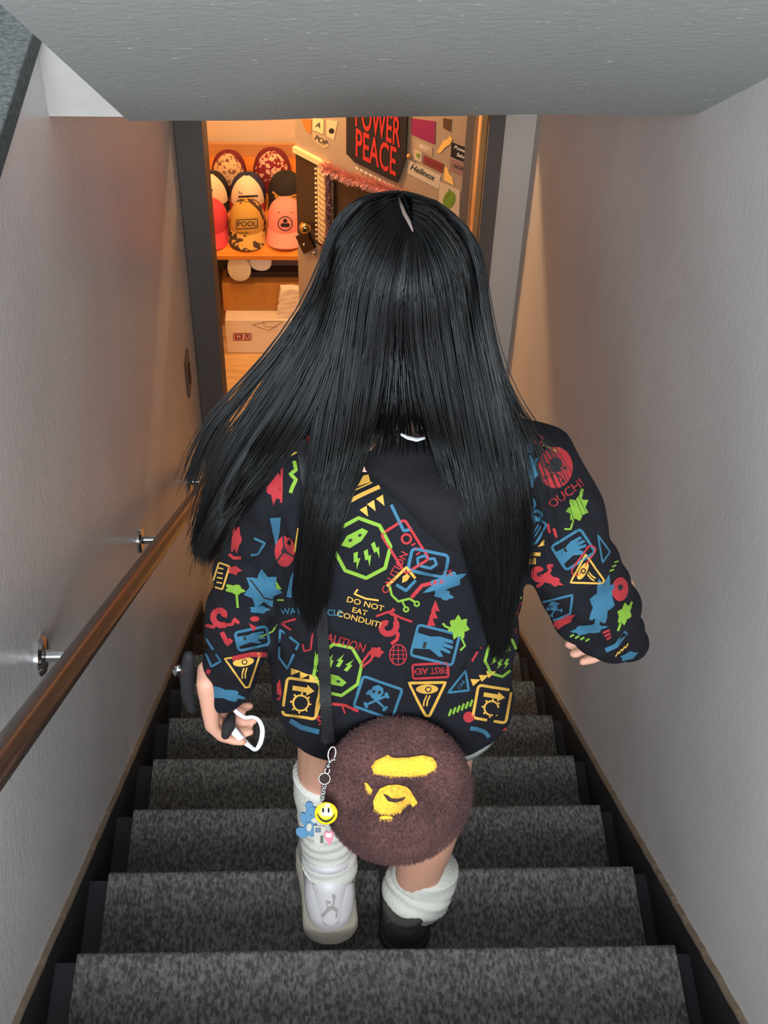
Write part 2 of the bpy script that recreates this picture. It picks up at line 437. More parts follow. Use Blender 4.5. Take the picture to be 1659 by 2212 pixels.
cPink = M_cap('pink', (236, 140, 124)); cRose = M_cap('rose', (206, 62, 74)); cKh = M_cap('mustard', (186, 142, 60))
cCamo = mat('cap camo', (60, 42, 26), .85, col2=(186, 146, 70), nscale=28, contrast=(.47, .5), detail=1)
cDk = M_cap('dark red', (112, 26, 34)); cPat = mat('cap patterned beige', (222, 180, 130), .85, col2=(120, 70, 50), nscale=60, contrast=(.5, .62))
cPais = mat('cap paisley', (132, 26, 34), .85, col2=(226, 176, 140), nscale=55, contrast=(.5, .54), detail=2)
Yr = (4.995, 5.215, 5.40)
def capdecal(b, e, fn):
    cols = list('RBGYKWPON'); d = Decal(cam_map(b, .0012), 4, cols); fn(d); d.mb.build('print', [pm(c) for c in cols], e, smooth=False)
e, b = cap(533, 508, Yr[0], 'camouflage cap with mustard front reading POOL, front row', cKh, cCamo, cCamo)
def pool(d):
    d.line('K', [(511, 475), (556, 473), (556, 492), (511, 495)], 1.8, True); d.text('K', 'POOL', 533.5, 484, 15, -1.5, sx=1.05); d.text('K', 'STANDARD', 524, 503, 5, 0)
capdecal(b, e, pool)
e, b = cap(616, 505, Yr[0], 'pink cap with black clover in a circle, front row', cPink, cPink, cPink)
def clov(d):
    d.line('K', circ(15, 24, 616, 483), 2, True)
    for x, y in ((616, 477), (611, 486), (621, 486)): d.fill('K', circ(4.6, 12, x, y))
    d.line('K', [(616, 482), (616, 492)], 2); d.text('K', 'uxq', 615, 507, 7)
    for x in (603, 630): d.fill('K', circ(1.5, 8, x, 459))
capdecal(b, e, clov)
cap(452, 508, Yr[0], 'rose red cap half hidden by the door frame, front row', cRose, cRose, cRose)
e, b = cap(534, 449, Yr[1], 'cream trucker cap with navy mesh and red brim', cCream, cNavy, cRed, brimlen=.036)
capdecal(b, e, lambda d: (d.text('K', 'To', 519, 417, 8), d.line('K', [(515, 425), (557, 423)], 4), d.line('K', [(517, 431), (548, 430)], 2.5)))
e, b = cap(455, 446, Yr[1], 'cream and black cap half hidden by the door frame, middle row', cCream, cBlack, cBlack, brimlen=.036)
capdecal(b, e, lambda d: d.text('K', 'y', 458, 410, 12))
e, b = cap(617, 446, Yr[1], 'black cap with a yellow braid along the front', cBlack, cBlack, cBlack, brimlen=.036)
capdecal(b, e, lambda d: (d.line('Y', [(589, 414), (600, 424), (616, 427), (640, 421)], 4), d.line('Y', [(594, 423), (606, 432), (618, 433), (640, 428)], 5)))
cap(493, 400, Yr[2], 'beige patterned cap with dark red sides, back row', cPat, cDk, cDk, brimlen=.01)
cap(587, 402, Yr[2], 'dark red paisley cap in the back row', cPais, cDk, cDk, sc=1.1, brimlen=.01)

# ------------------------------------------------------------------ shop: things under the shelf
M_card = mat('brown cardboard', (190, 132, 58), .8, col2=(180, 122, 50), nscale=3, stretch=(12, 1, 1)); M_wbox = mat('white carton', (236, 216, 188), .7)
M_paper = mat('white paper bag', (240, 220, 190), .8, bump=.6, bscale=25)
wz = W(540, 692, 4.88).z; x0 = W(488, 720, 4.88).x
wb = empty('white_carton', (x0+.25, 5.05, 0), 'white carton with a red logo on the shop floor', 'box')
MB().box((x0, 4.88, 0.002), (x0+.5, 5.3, wz)).build('body', M_wbox, wb, smooth=False, bevel=.003)
def flatmap(Y, off=.001): return lambda px, py, lift=0: W(px, py, Y)+Vector((0, -off-lift*.0006, 0))
d = Decal(flatmap(4.88), 6, list('RBGYKWPON'))
d.line('R', [(504, 720), (543, 720), (543, 735), (504, 735)], 1.6, True); d.fill('R', [(507, 722), (524, 722), (524, 733), (507, 733)]); d.fill('R', [(528, 722), (540, 722), (540, 733), (528, 733)])
d.text('W', 'M', 515.5, 728, 11, 0, 1); d.text('W', 'U', 534, 728, 11, 0, 1)
d.line('O', [(545, 702), (582, 694), (612, 694), (580, 714), (545, 702)], 1.2); d.line('O', [(568, 693), (572, 706), (600, 707)], 1)
d.mb.build('logo', [pm(c) for c in 'RBGYKWPON'], wb, smooth=False)
cz = W(540, 614, 4.95).z; cx0 = W(481, 640, 4.95).x
cb_ = empty('cardboard_box', (cx0+.25, 5.1, wz), 'plain brown cardboard box standing on the white carton', 'box')
MB().box((cx0, 4.95, wz+.001), (cx0+.5, 5.32, cz)).build('body', M_card, cb_, smooth=False, bevel=.003)
MB().box((cx0, 5.12, cz-.0005), (cx0+.5, 5.16, cz+.001)).build('tape', mat('tan tape', (160, 108, 46), .3), cb_, smooth=False)
pb = MB(); rows = []
for k in range(9):
    t = k/8; z = wz+.001+(W(620, 628, 4.9).z-wz)*t; ring = []
    for a, (u, vv) in enumerate(((-1, -1), (-.33, -1.1), (.33, -.95), (1, -1), (1, 0), (1, 1), (.3, 1), (-.3, 1), (-1, 1), (-1, 0))):
        j = .006*math.sin(a*2.1+k*1.7) if 0 < k else 0
        ring.append((W(640, 660, 4.9).x+u*(.088-.02*t)+j, 4.915+vv*.02+j*.4, z+(.012*math.sin(a*1.9) if k == 8 else 0)))
    rows.append(ring)
tag(pb.loft(rows).build('paper_bag', M_paper, smooth=False), 'crumpled white paper bag leaning on the cardboard box', 'bag')
for (px, py, Y, w, h, lab, tilt) in ((516, 580, 4.915, .052, .072, 'larger cream rounded pad under the cap shelf', .1), (563, 566, 4.94, .05, .05, 'smaller white rounded pad tucked under the shelf edge', -.25)):
    c = W(px, py, Y); m = MB(); out = []
    for a in range(28):
        t = 2*math.pi*a/28; r = 1-.12*math.sin(t); out.append((w*math.cos(t)*r, h*math.sin(t)))
    out = rot2(out, tilt)
    m.prism([c+Vector((x, 0, z)) for x, z in out], (0, .03, 0))
    p = m.build('rounded_pad', mat('pad '+lab[:6], (214, 200, 168) if py > 575 else (232, 226, 210), .7), smooth=True, bevel=.006, angle=.7)
    tag(p, lab, 'pad')
tag(MB().box((cx0+.02, 5.0, cz+.002), (cx0+.42, 5.2, cz+.03)).build('dark_tray', mat('dark tray', (58, 42, 36), .6), smooth=False, bevel=.004), 'dark flat tray lying on the cardboard box', 'tray')
tag(MB().box((W(572, 580, 5.2).x, 5.05, cz+.03), (W(572, 580, 5.2).x+.22, 5.3, cz+.10)).build('small_box', mat('mauve box', (120, 92, 84), .6), smooth=False, bevel=.003), 'small mauve box behind the rounded pads', 'box')
tag(MB().box((W(476, 590, 5.0).x-.02, 5.06, cz), (W(492, 590, 5.0).x, 5.09, SZ-.03)).build('dark_folder', mat('dark green folder', (30, 34, 28), .5), smooth=False), 'dark green folder upright at the left of the shelf', 'folder')

# ------------------------------------------------------------------ shop: sticker-covered door standing ajar
H = Vector((.462, 3.895, 0)); U = Vector((-math.sin(math.radians(47)), math.cos(math.radians(47)), 0)); NN = Vector((-U.y, U.x, 0))
if NN.y > 0: NN = -NN
def dp(px, py, off=0.0): return onplane(px, py, H+NN*off, NN)
DL = (dp(640, 400)-H).dot(U)
dr = tag(empty('door_1', H, 'open grey door covered in stickers', 'door'), kind='structure')
del dr['category']
M_door = mat('greige door paint', (168, 146, 122), .55); M_glass = mat('dark brown pane', (62, 44, 32), .25)
def slab(m, l0, l1, z0, z1, t0, t1): m.prism([H+U*l0+NN*t0+Vector((0, 0, z0)), H+U*l1+NN*t0+Vector((0, 0, z0)), H+U*l1+NN*t0+Vector((0, 0, z1)), H+U*l0+NN*t0+Vector((0, 0, z1))], NN*(t1-t0)); return m
slab(MB(), 0, DL, .01, 1.94, -.02, 0).build('leaf', M_door, dr, smooth=False)
def lz(px, py): p = dp(px, py); return (p-H).dot(U), p.z
def quad_on(name, pts, m, parent, t=.002, off=0): 
    return MB().prism([dp(*p)+NN*off for p in pts], NN*t).build(name, m, parent, smooth=False)
la, za = lz(704, 358); lb, zb = lz(722, 392)
zbot = lz(690, 528)[1]; ztop = lz(640, 326)[1]
p1 = slab(MB(), la, DL-.004, zbot, ztop, 0, .004).build('pane', M_glass, dr, smooth=False)
slab(MB(), lz(862, 470)[0], lb, zbot-.05, ztop, 0, .004).build('pane', M_glass, dr, smooth=False)
M_trim = mat('cream bead', (236, 204, 150), .5)
slab(MB(), la-.02, DL, ztop, ztop+.022, 0, .016).build('pane_bead', M_trim, dr, smooth=False)
ls, zs_ = lz(698, 372)
strip = slab(MB(), ls-.018, ls+.022, lz(690, 520)[1], lz(703, 362)[1], .004, .009).build('lettered_strip', M_trim, dr, smooth=False)
zt0, zt1 = lz(703, 362)[1], lz(690, 520)[1]
d = Decal(lambda a, b_, lift=0: H+U*(ls-a)+NN*(.010+lift*.0006)+Vector((0, 0, b_)), .02, ['K'])
for k in range(13):
    z = zt0-.03-(zt0-zt1-.05)*k/12
    d.line('K', [(-.014, z), (.0, z-.010)], .004); d.line('K', [(.004, z-.004), (.014, z-.012)], .004)
d.mb.build('marks', [mat('strip marks', (120, 88, 50), .7)], strip, smooth=False)
for k in range(16):
    z = zt0-.02-(zt0-zt1-.03)*k/15
    MB().ell(H+U*(ls+.03)+NN*.008+Vector((0, 0, z)), (.0055, .0055, .0055), 8, 6).build('bead', M_trim, strip)
slab(MB(), 0, .03, .01, 1.94, 0, .003).build('edge_strip', M_jamb, dr, smooth=False)
# banner
bn = empty('cloth_banner', dp(820, 300), 'black banner with red POWER PEACE lettering hanging on the door', 'banner')
quad_on('cloth', [(752, 230), (752, 330), (770, 348), (845, 385), (862, 392), (880, 340), (884, 230)], mat('black felt', (34, 26, 28), .9), bn, .006, .004)
P0, P1, P2 = dp(762, 290), dp(865, 345), dp(762, 240)
ux = U*-1; 
def ban(a, b_, lift=0): return bo+ux*a+Vector((0, 0, -b_))+NN*(.0115+lift*.0006)
bo = dp(760, 312); bw = (dp(872, 375)-bo).dot(ux)
d = Decal(ban, .05, ['R', 'W']); d.maxed = 9
chz = (dp(812, 275)-dp(812, 340)).z
d.text('R', 'PEACE', bw*.5, -.02, chz*1.35, 0, sx=.92*bw/(chz*1.35*3.35)); d.text('R', 'POWER', bw*.52, -.02-chz*1.02, chz*1.35, 0, sx=.92*bw/(chz*1.35*3.75)); d.text('R', 'PEOPLE', bw*.52, -.02-chz*2.04, chz*1.35, 0, sx=.92*bw/(chz*1.35*4.1))
for k in range(9): d.line('W', [(bw*(.12+k*.09), .075), (bw*(.17+k*.09), .077)], .008)
d.mb.build('lettering', [mat('banner red', (196, 46, 40), .7), pm('W')], bn, smooth=False)
# stickers: flat prints on the door
def sticker(name, pts, col, label, txt=None, tcol='K', tsz=10, tpos=None, rot=28, extra=None):
    e = quad_on(name, pts, mat('sticker '+label[:18], col, .5), dr, .0012, .0006); tag(e, label)
    cols = list('RBGYKWPON'); dd = Decal(lambda px, py, lift=0: dp(px, py, .0028+lift*.0006), 6, cols)
    if txt:
        cx, cy = tpos or (sum(p[0] for p in pts)/len(pts), sum(p[1] for p in pts)/len(pts)); dd.text(tcol, txt, cx, cy, tsz, rot)
    if extra: extra(dd)
    if dd.mb.v: dd.mb.build('print', [pm(c) for c in cols], e, smooth=False)
sticker('sticker', [(889, 255), (941, 262), (940, 312), (889, 290)], (150, 40, 90), 'plain magenta sticker at the top of the door')
sticker('sticker', [(899, 303), (935, 318), (934, 336), (898, 320)], (186, 160, 130), 'faded tan sticker under the magenta one', 'BEST', 'W', 11, rot=24)
sticker('sticker', [(896, 322), (912, 328), (911, 350), (895, 344)], (208, 186, 158), 'small white sticker with a green mark', extra=lambda d: d.fill('G', [(900, 330), (907, 333), (906, 343), (899, 338)]))
sticker('sticker', [(916, 334), (959, 354), (956, 374), (914, 353)], (130, 60, 58), 'dull red sticker with faint lettering', 'RED CUT', 'R', 9, rot=25)
sticker('sticker', [(883, 345), (952, 380), (948, 408), (881, 374)], (206, 190, 168), 'white sticker reading Helinox', 'Helinox', 'K', 18, (913, 373), 26)
sticker('sticker', [(950, 392), (994, 412), (992, 470), (948, 452)], (208, 186, 160), 'white sticker with a green oval', extra=lambda d: (d.fill('G', rot2(circ(1, 24), .3, 13, 20, 970, 432)), d.line('G', [(969, 408), (972, 416)], 3), d.line('O', rot2(circ(1, 24), .3, 9, 15, 970, 432), 1.5, True, 1)))
sticker('sticker', [(976, 307), (1016, 322), (1012, 354), (974, 338)], (30, 28, 30), 'black sticker with white script', 'Power', 'W', 11, (995, 323), 22, extra=lambda d: d.text('W', 'Sake', 996, 337, 11, 22))
sticker('sticker', [(974, 342), (1016, 358), (1012, 386), (972, 368)], (150, 112, 104), 'mauve sticker below the black script sticker', 'NOISE', 'K', 11, rot=22)
sticker('sticker', [(961, 361), (966, 362), (972, 378), (977, 382), (981, 400), (960, 389)], (250, 200, 110), 'yellow cut-out sticker by the mauve one')
sticker('sticker', [(944, 330), (950, 318), (958, 304), (968, 300), (972, 292), (978, 300), (972, 312), (962, 318), (952, 330)], (250, 196, 100), 'yellow squiggle sticker right of the magenta one')
sticker('sticker', [(650, 255), (674, 258), (672, 290), (662, 284)], (190, 120, 50), 'brown sticker at the top left of the door')
sticker('sticker', [(676, 255), (700, 258), (699, 290), (676, 280)], (236, 206, 150), 'cream sticker at the top left of the door', 'A', 'K', 16, rot=20)
sticker('sticker', [(706, 258), (730, 262), (722, 303), (706, 294)], (220, 190, 150), 'shield shaped sticker with a dark blot', extra=lambda d: d.fill('K', circ(6, 12, 716, 283)))
sticker('sticker', [(676, 286), (706, 302), (711, 316), (700, 320), (678, 304)], (190, 170, 130), 'black and white lettered sticker on the door corner', 'POP', 'K', 16, (693, 304), 30)
sticker('sticker', [(958, 255), (976, 258), (974, 285), (958, 276)], (96, 66, 46), 'small brown sticker high on the door')
tag(MB().ell(dp(883, 337, .008), (.008, .008, .008), 10, 8).build('push_pin', mat('orange pin', (214, 150, 70), .4)), 'orange push pin beside the banner', 'pin')
# tinsel
M_tin = mat('pink tinsel', (240, 176, 156), .3, metal=.25); M_tin2 = mat('dark tinsel', (150, 104, 106), .3, metal=.3)
def tinsel(path, n, r, label, m):
    b = MB(); pts = resample([Vector(p) for p in path], .004, False)
    for i in range(n):
        p = random.choice(pts); d_ = Vector((random.gauss(0, 1), random.gauss(0, 1), random.gauss(0, 1))).normalized()
        if d_.dot(NN) < 0: d_ -= NN*1.6*d_.dot(NN)
        L = r*random.uniform(.6, 1.1); s_ = d_.cross(Vector((random.random(), random.random(), random.random()))).normalized()*.0013
        q = p+d_*L; b.add([p-s_, p+s_, q+s_, q-s_], [(0, 1, 2, 3)])
    return tag(b.build('tinsel_garland', m, smooth=False), label, 'garland')
tinsel([dp(702, 360, .012), dp(760, 385, .012), dp(820, 402, .012), dp(880, 425, .012)], 2600, .034, 'pink tinsel garland along the top of the door pane', M_tin)
tinsel([dp(712, 375, .012), dp(713, 440, .012), dp(712, 510, .012), dp(700, 545, .012)], 1700, .024, 'dusky tinsel garland hanging down the door pane', M_tin2)
# knob
c = dp(659, 492, .05); M_br = mat('knob metal', (190, 160, 110), .12, metal=1.0)
kn = MB().ell(c, (.024, .024, .024), 20, 14).build('door_knob', M_br, dr); kn['label'] = 'shiny metal knob'
MB().tube([dp(660, 500, 0), c], [.014, .012], 14).build('stem', M_br, kn)
lp = quad_on('lock_plate', [(643, 508), (668, 500), (684, 534), (661, 546)], mat('dark plate metal', (70, 58, 48), .25, metal=.9), dr, .012, .001)
MB().ell(dp(657, 528, .016), (.006, .006, .006), 10, 8).build('keyhole', M_chrome, lp)
MB().ell(dp(679, 548, .012), (.009, .009, .014), 10, 8).build('key_ring', M_chrome, lp)
bulb('shop_bulb', LAMP1, 420, (255, 205, 150), 'warm bare bulb hanging just inside the shop')
bulb('fill_bulb', (.75, 5.0, 2.3), 330, (255, 208, 156), 'added warm fill bulb hanging deeper in the shop')  # unseen lamp, added as general fill for the deeper shop
# ------------------------------------------------------------------ the person
M_skin = mat('skin', (206, 152, 128), .55, sss=.15); 
M_cloth = mat('black printed fleece', (21, 21, 27), .9, bump=.35, bscale=400, spec=.2)
M_rib = mat('navy black ribbing', (17, 19, 27), .9, bump=.6, bscale=300, stretch=(1, 1, .05), spec=.2)
M_hmat = mat('inner hair', (5, 5, 6), .9, spec=.06)
M_hair = mat('black hair', (7, 7, 8), .46, spec=.38)
FZ = ZN-RISE                                   # top of the tread she stands on
pe = empty('person', (.085, 1.22, FZ), 'person with long black hair in a black printed hoodie walking down the stairs', 'person')
# skeleton points
Lsh, Rsh = W(612, 1005, 1.27), W(1128, 1005, 1.27)
Lel, Rel = W(538, 1240, 1.28), W(1238, 1225, 1.25)
Lwr, Rwr = W(488, 1490, 1.26), W(1335, 1392, 1.28)
Lhip, Rhip = W(760, 1400, 1.27), W(930, 1400, 1.27)
Lkn, Rkn = W(704, 1668, 1.27), W(946, 1735, 1.26)
Lan, Ran = W(714, 1885, 1.22), W(882, 1962, 1.21)
HC = Vector((.087, 1.40, ZC-1.062)); HR = Vector((.079, .098, .118))
neck0 = W(880, 990, 1.315); 
body = MB()
body.ell(HC, HR, 28, 18)
body.capsule([HC+Vector((0, .02, -.05)), HC+Vector((0, .055, -.105))], [.062, .040], 16)       # jaw
body.capsule([HC+Vector((0, .092, -.005)), HC+Vector((0, .112, -.035))], [.008, .013], 10)     # nose
for s_ in (-1, 1): body.ell(HC+Vector((s_*.080, .0, -.02)), (.008, .018, .030), 12, 8)         # ears
body.capsule([HC+Vector((0, -.005, -.06)), neck0], [.050, .050], 16)
body.capsule([neck0, W(870, 1130, 1.29), W(860, 1300, 1.28), W(850, 1400, 1.27)], [.045, .085, .085, .10], 20)
body.capsule([Lsh, (Lsh+Rsh)/2, Rsh], [.030, .045, .030], 16)
for a, b_, c_ in ((Lsh, Lel, Lwr), (Rsh, Rel, Rwr)): body.capsule([a, b_, c_], [.036, .027, .022], 14)
body.capsule([Lhip, Lhip.lerp(Lkn, .5), Lkn, Lkn.lerp(Lan, .35), Lan], [.082, .066, .050, .040, .030], 18)
body.capsule([Rhip, Rhip.lerp(Rkn, .5), Rkn, Rkn.lerp(Ran, .35), Ran], [.082, .068, .053, .050, .034], 18)
def hand(wr, d, side, back, curl, sp):
    """palm and five fingers; d = pointing, side = towards thumb, back = back of the hand"""
    d, side, back = (Vector(q).normalized() for q in (d, side, back))
    k = wr+d*.085
    for t in (-1.2, -.4, .4, 1.2): body.capsule([wr+side*t*.010, k+side*t*.022], [.017, .0125], 10)
    L = (.058, .070, .075, .066)
    for i, t in enumerate((-1.5, -.5, .5, 1.5)):
        p = k+side*t*.0195; dd = d.copy(); pts = [p]
        for j, seg in enumerate((.45, .32, .23)):
            ax = side; a = curl[j]*(1+.08*(i-1.5)); dd = Matrix.Rotation(a, 3, ax) @ dd; p = p+dd*L[i]*seg*1.1; pts.append(p)
        body.capsule(pts, [.0098, .0092, .0084, .0072], 10)
    p = wr+d*.025+side*.026; q = p+(d*.6+side*.6-back*.35).normalized()*.036; r_ = q+(d*.9+side*.05-back*.45).normalized()*.030; s2 = r_+(d*.8-side*.25-back*.4).normalized()*.024
    body.capsule([p, q, r_, s2], [.0135, .0115, .0102, .0085], 10)
    return k
LH = hand(W(447, 1462, 1.255), W(462, 1550, 1.25)-W(447, 1462, 1.255), (0, 1, .1), (-1, -.25, .1), (-.55, -.75, -.5), 1)
RH = hand(Rwr+Vector((-.008, 0, .125)), (-.12, .0, -1), (0, 1, 0), (1, -.2, 0), (.35, .5, .3), 1)
me = remeshed(body, .0042, 3, .5); me.materials.append(M_skin); me.shade_smooth()
bo_ = link('body', me, pe); tag(bo_, 'bare legs, hands and neck of the person')
for s_ in (-1, 1):
    ey = MB().ell(HC+Vector((s_*.031, .088, .0)), (.013, .010, .008), 14, 10).build('eye', mat('eye white', (235, 232, 228), .2), pe)
    MB().ell(HC+Vector((s_*.031, .0965, .0)), (.006, .003, .006), 12, 8).build('iris', M_black, ey)
MB().capsule([HC+Vector((-.02, .098, -.075)), HC+Vector((0, .103, -.073)), HC+Vector((.02, .098, -.075))], [.004, .007, .004], 10).build('mouth', mat('lips', (190, 100, 95), .4), pe)

# hoodie: one continuous garment
hd = MB()
def ring(pyc, xl, xr, Y, hdp, n=40, pw=2.4, dy=0):
    a = W(xl, pyc, Y); b_ = W(xr, pyc, Y); c_ = (a+b_)/2; hw = (b_-a).length/2; out = []
    for k in range(n):
        t = 2*math.pi*k/n; x = math.copysign(abs(math.cos(t))**(2/pw), math.cos(t)); y = math.copysign(abs(math.sin(t))**(2/pw), math.sin(t))
        out.append(Vector((c_.x+hw*x, c_.y+hdp*y+dy, c_.z)))
    return out
ROWS = [(885, 815, 955, 1.335, .064), (920, 795, 975, 1.322, .074), (948, 735, 1025, 1.30, .084), (975, 650, 1105, 1.285, .095), (1015, 600, 1150, 1.28, .108), (1080, 592, 1150, 1.275, .118), (1160, 600, 1135, 1.27, .124),
        (1250, 602, 1128, 1.265, .128), (1340, 600, 1118, 1.262, .132), (1420, 584, 1108, 1.26, .136), (1470, 586, 1106, 1.26, .136), (1505, 596, 1102, 1.258, .130), (1530, 612, 1094, 1.256, .118), (1545, 640, 1080, 1.255, .10)]
hd.loft([ring(*r) for r in ROWS])
hd.capsule([Lsh+Vector((.035, 0, -.01)), Lsh+Vector((.0, 0, -.01)), Lsh.lerp(Lel, .5), Lel, Lel.lerp(Lwr, .5), Lel.lerp(Lwr, .82)], [.066, .062, .055, .052, .049, .044], 20)
hd.capsule([Lel.lerp(Lwr, .75), Lwr], [.040, .034], 18)
hd.capsule([Rsh+Vector((-.03, 0, -.01)), Rsh+Vector((.018, 0, -.012)), Rsh.lerp(Rel, .5)+Vector((.01, 0, 0)), Rel, Rel.lerp(Rwr, .45), Rel.lerp(Rwr, .80)], [.072, .068, .067, .066, .064, .055], 20)
hd.capsule([Rel.lerp(Rwr, .8), Rwr+Vector((.012, 0, .005))], [.045, .034], 18)
me = remeshed(hd, .0058, 8, .5)
n = len(me.vertices); co = np.empty(n*3, np.float32); no = np.empty(n*3, np.float32)
me.vertices.foreach_get('co', co); me.vertices.foreach_get('normal', no); co = co.reshape(-1, 3); no = no.reshape(-1, 3)
x, y, z = co.T.astype(float)
low = np.clip((2.62-z)/.35, 0, 1)
dis = .0045*np.sin(38*x+9*np.sin(7*z)+14*z)*low + .003*np.sin(70*z+22*x+3*np.sin(18*x))*np.clip(np.abs(x-.09)/.2, 0, 1) + .0025*np.sin(24*x-31*z+2)
dis += .002*np.sin(95*z-30*x+1.5*np.sin(30*y))*np.clip((np.abs(x-.09)-.20)/.05, 0, 1)*np.clip((2.75-z)/.1, 0, 1)
dis -= .012*np.exp(-((x-.245-(.0+.35*(z-2.28)))/.028)**2)*np.clip((2.40-z)/.2, 0, 1)*(y < 1.25)
PB = cam_map(bvh_of(me), 0)
CREASE = [((620, 1400), (720, 1470), 9), ((1100, 1330), (1010, 1440), 9), ((1105, 1490), (945, 1545), 13), ((1030, 1375), (1012, 1470), 8), ((880, 1262), (985, 1228), 7), ((575, 1310), (625, 1400), 10), ((1128, 1290), (1195, 1225), 9),
          ((1170, 1345), (1290, 1318), 8), ((1285, 1405), (1372, 1335), 8), ((1135, 1080), (1185, 1190), 9), ((535, 1235), (600, 1170), 9), ((465, 1320), (560, 1368), 8), ((455, 1425), (560, 1402), 8), ((615, 1550), (715, 1490), 9),
          ((750, 1545), (830, 1470), 7), ((880, 1400), (900, 1540), 6), ((590, 1080), (612, 1190), 8), ((1200, 1080), (1290, 1120), 6), ((700, 1360), (800, 1420), 5), ((505, 1180), (585, 1260), 7), ((1225, 1240), (1330, 1200), 7)]
for (pa, pb_, dp_) in CREASE:
    A_, B_ = PB(*pa), PB(*pb_)
    if A_ is None or B_ is None: continue
    A_ = np.array(A_); B_ = np.array(B_); ab = B_-A_; t = np.clip(((co-A_)@ab)/(ab@ab), -.15, 1.15); dd_ = np.linalg.norm(co-(A_+t[:, None]*ab), axis=1); env = np.clip(np.sin(np.pi*np.clip((t+.15)/1.3, 0, 1)), 0, 1)
    dis += env*dp_*.001*(-1.0*np.exp(-(dd_/.009)**2)+.55*np.exp(-((dd_-.020)/.010)**2))
co += (no*dis[:, None]).astype(np.float32); me.vertices.foreach_set('co', co.ravel()); me.update()
me.materials.append(M_cloth); me.materials.append(M_rib)
hemz = W(850, 1508, 1.256).z
fc = np.empty(len(me.polygons)*3, np.float32); me.polygons.foreach_get('center', fc); fc = fc.reshape(-1, 3)
mi = np.zeros(len(fc), np.int32)
def near_seg(P, a, b_):
    a = np.array(a); b_ = np.array(b_); t = ((P-a)@(b_-a))/((b_-a)@(b_-a)); return t
tl = near_seg(fc, Lel, Lwr); tr = near_seg(fc, Rel, Rwr)
mi[(fc[:, 0] < W(575, 1450, 1.26).x) & (tl > .86)] = 1
mi[(fc[:, 0] > W(1180, 1380, 1.26).x) & (tr > .90)] = 1
mi[(fc[:, 2] < hemz+.006) & (np.abs(fc[:, 0]-.095) < .21) & (fc[:, 0] > -.085)] = 1
me.polygons.foreach_set('material_index', mi); me.shade_smooth()
HB = bvh_of(me)
hood_o = link('hoodie', me, pe); tag(hood_o, 'black hoodie covered in red, blue, green and yellow warning sign prints')
def inflate(poly, thick, step, bvh, off=.002):
    v, f = fill2d(poly, step); P = [Vector(p) for p in poly]; mp = cam_map(bvh, 0)
    def dist(q):
        best = 1e9
        for a, b_ in zip(P, P[1:]+P[:1]):
            ab = b_-a; t = max(0, min(1, (q-a).dot(ab)/ab.dot(ab))); best = min(best, (q-a-ab*t).length)
        return best
    dm = max(dist(q) for q in v); out = []
    for q in v:
        p = mp(q.x, q.y)
        if p is None: p = W(q.x, q.y, 1.17)
        d_ = Vector(ray(q.x, q.y)).normalized(); u = min(1, dist(q)/(dm*.8)); out.append(p-d_*(off+thick*math.sqrt(max(0, 1-(1-u)**2))))
    return out, f
v, f = inflate([(762, 985), (780, 950), (820, 930), (860, 940), (910, 942), (950, 930), (1010, 975), (1040, 1040), (1042, 1110), (1020, 1165), (1000, 1200), (965, 1186), (920, 1150), (870, 1092), (830, 1052), (795, 1022)], .03, 9, HB)
M_hood = mat('plain black hood', (19, 18, 20), .85, bump=.3, bscale=300, spec=.25)
MB().add(v, f).build('hood', M_hood, hood_o)
nk = MB(); nk.tube([W(x_, y_, 1.215) for x_, y_ in ((866, 938), (880, 945), (900, 950), (918, 946))], [.002, .0032, .0032, .002], 10, flat=.6).build('neck_label', mat('pale label', (165, 165, 165), .8), hood_o)

# print on the hoodie
cols = list('RBGYK'); D = Decal(cam_map(HB, .0011), 5.0, cols)
def T(pts, cx, cy, s_=1, a=0, sy=None): return rot2(pts, math.radians(a), s_, sy or s_, cx, cy)
def splat(col, cx, cy, rx, ry, a=0, seed=0, lobes=7):
    r_ = random.Random(seed); pts = []
    for k in range(lobes*4):
        t = 2*math.pi*k/(lobes*4); q = 1+(.22 if k % 4 == 0 else (-.18 if k % 4 == 2 else 0))*r_.uniform(.6, 1.4); pts.append((math.cos(t)*q*rx, math.sin(t)*q*ry))
    D.fill(col, T(pts, cx, cy, 1, a))
def tri3(col, pts, s_, a):
    for x_, y_ in pts: D.fill(col, T([(-1, -.8), (1, 0), (-1, .8)], x_, y_, s_, a))
def skull(col, cx, cy, s_, a=0, bones=True):
    if bones:
        for q in (35, -35):
            D.line(col, T([(-1.25, 0), (1.25, 0)], cx-s_*.1*math.sin(math.radians(a)), cy+s_*.75*math.cos(math.radians(a)), s_, a+q), s_*.24)
            for e_ in (-1.25, 1.25):
                for w_ in (-.16, .16): D.fill(col, T(circ(.2, 8, e_, w_), cx-s_*.1*math.sin(math.radians(a)), cy+s_*.75*math.cos(math.radians(a)), s_, a+q))
    D.fill(col, T([(-.75, -.2), (-.6, -.75), (0, -1), (.6, -.75), (.75, -.2), (.5, .25), (.4, .6), (-.4, .6), (-.5, .25)], cx, cy, s_, a), 1)
    for e_ in (-.32, .32): D.fill('K', T(circ(.2, 8, e_, -.2), cx, cy, s_, a), 2)
def bolt(col, cx, cy, s_, a): D.fill(col, T([(-.1, -1), (.45, -1), (.15, -.2), (.5, -.2), (-.35, 1), (-.1, .1), (-.45, .1)], cx, cy, s_, a))
